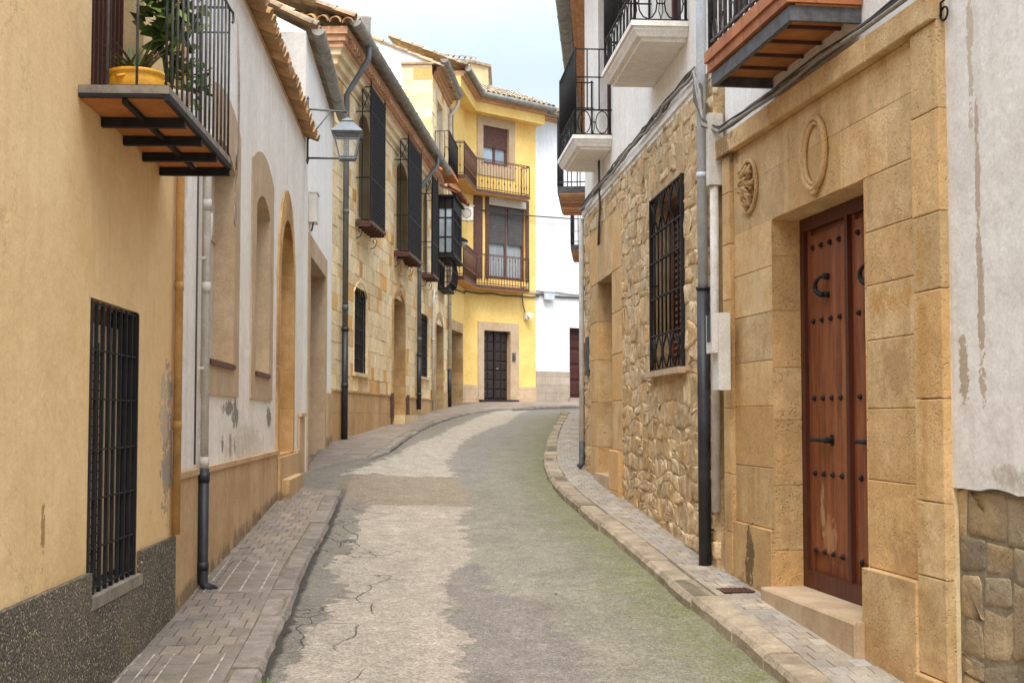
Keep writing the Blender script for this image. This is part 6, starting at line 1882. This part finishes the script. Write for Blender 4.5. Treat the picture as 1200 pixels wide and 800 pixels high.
# far ground
mb = MB()
for a, b in zip(GP, GP[1:]):
    for x0, x1 in ((-200, 200),): mb.quad((x0, a[0], a[1] - .45), (x1, a[0], a[1] - .45), (x1, b[0], b[1] - .45), (x0, b[0], b[1] - .45))
tag(mb.build('ground', M['bedding'], recalc=False), kind='structure')

# small weeds at the left kerb
R.seed(77)
def weed(pos, n, sz, label):
    mb = MB()
    for k in range(n):
        a = R.uniform(0, 6.283); L = sz * R.uniform(.5, 1.2); el = R.uniform(.15, 1.1); w = sz * .16
        dv = Vector((math.cos(a) * math.cos(el), math.sin(a) * math.cos(el), math.sin(el))); sd = Vector((-math.sin(a), math.cos(a), 0)) * w; b = Vector((R.uniform(-.5, .5), R.uniform(-.8, .8), 0)) * sz
        i = mb.add([tuple(b), tuple(b + dv * L * .5 + sd), tuple(b + dv * L), tuple(b + dv * L * .5 - sd)]); mb.face((i, i + 1, i + 2, i + 3), mb.rc())
    tag(mb.build('weed', M['leaf'], None, pos, recalc=False), label, 'weed')
for (px_, n, sz, lb) in (((302, 795), 90, .075, 'largest green weed in the gutter at the bottom of the left kerb'), ((334, 728), 14, .02, 'tiny green weed in the left gutter, next up the street from the largest'), ((352, 680), 12, .02, 'tiny green weed in the left gutter, midway along the ochre dado'), ((392, 600), 14, .025, 'small green weed at the far end of the left gutter, by the lowered kerb')):
    x, y = ground_px(*px_); weed((x + .02, y, g(y) - .07), n, sz, lb)

# ================================================================== world, light, camera
w = bpy.data.worlds.new('World'); SC.world = w; w.use_nodes = True
nt = w.node_tree; bg = nt.nodes['Background']
sk = nt.nodes.new('ShaderNodeTexSky'); sk.sky_type = 'NISHITA'; sk.sun_disc = False
SUN_EL, SUN_AZ = rad(58), rad(178)
sk.sun_elevation = SUN_EL; sk.sun_rotation = SUN_AZ; sk.air_density = 1.0; sk.dust_density = 2.5; sk.ozone_density = 1.0
tcn = nt.nodes.new('ShaderNodeTexCoord'); mpn = nt.nodes.new('ShaderNodeMapping'); mpn.inputs['Scale'].default_value = (1, 1, 2.2); nt.links.new(tcn.outputs['Generated'], mpn.inputs[0])
nz = nt.nodes.new('ShaderNodeTexNoise'); nz.inputs['Scale'].default_value = 2.2; nz.inputs['Detail'].default_value = 7; nz.inputs['Roughness'].default_value = .55; nt.links.new(mpn.outputs[0], nz.inputs['Vector'])
mr = nt.nodes.new('ShaderNodeMapRange'); mr.inputs[1].default_value = .3; mr.inputs[2].default_value = .72; mr.inputs[3].default_value = .35; mr.inputs[4].default_value = .9; nt.links.new(nz.outputs[0], mr.inputs[0])
mx = nt.nodes.new('ShaderNodeMix'); mx.data_type = 'RGBA'; nt.links.new(mr.outputs[0], mx.inputs[0]); nt.links.new(sk.outputs[0], mx.inputs[6]); mx.inputs[7].default_value = (5.6, 6.3, 6.9, 1)
# an overcast sky is brighter overhead than low down
sx = nt.nodes.new('ShaderNodeSeparateXYZ'); nt.links.new(tcn.outputs['Generated'], sx.inputs[0])
me_ = nt.nodes.new('ShaderNodeMapRange'); nt.links.new(sx.outputs[2], me_.inputs[0])
for i_, v_ in enumerate((.25, .75, .7, 2.0)): me_.inputs[i_ + 1].default_value = v_
vm = nt.nodes.new('ShaderNodeVectorMath'); vm.operation = 'SCALE'; nt.links.new(mx.outputs[2], vm.inputs[0]); nt.links.new(me_.outputs[0], vm.inputs['Scale'])
nt.links.new(vm.outputs[0], bg.inputs[0]); bg.inputs[1].default_value = .09
sl = bpy.data.lights.new('sun', 'SUN'); sl.energy = 1.5; sl.angle = rad(25); sl.color = (1, .94, .85)
so = bpy.data.objects.new('sun', sl); COL.objects.link(so)
# direction towards the sun
dv = Vector((math.sin(SUN_AZ) * math.cos(SUN_EL), math.cos(SUN_AZ) * math.cos(SUN_EL), math.sin(SUN_EL)))
so.rotation_euler = dv.to_track_quat('Z', 'Y').to_euler(); so.location = dv * 40
cam = bpy.data.cameras.new('camera'); cam.sensor_width = 36; cam.lens = 48; cam.clip_end = 600; cam.clip_start = .05
co_ = bpy.data.objects.new('camera', cam); COL.objects.link(co_); co_.location = EYE; co_.rotation_euler = (math.pi / 2 + PITCH, 0, 0); SC.camera = co_
SC.view_settings.view_transform = 'Standard'; SC.view_settings.look = 'None'; SC.view_settings.gamma = 1; SC.view_settings.use_curve_mapping = False
SC.view_settings.exposure = 1.55
SC.cycles.max_bounces = 8; SC.cycles.diffuse_bounces = 5; SC.cycles.use_denoising = True
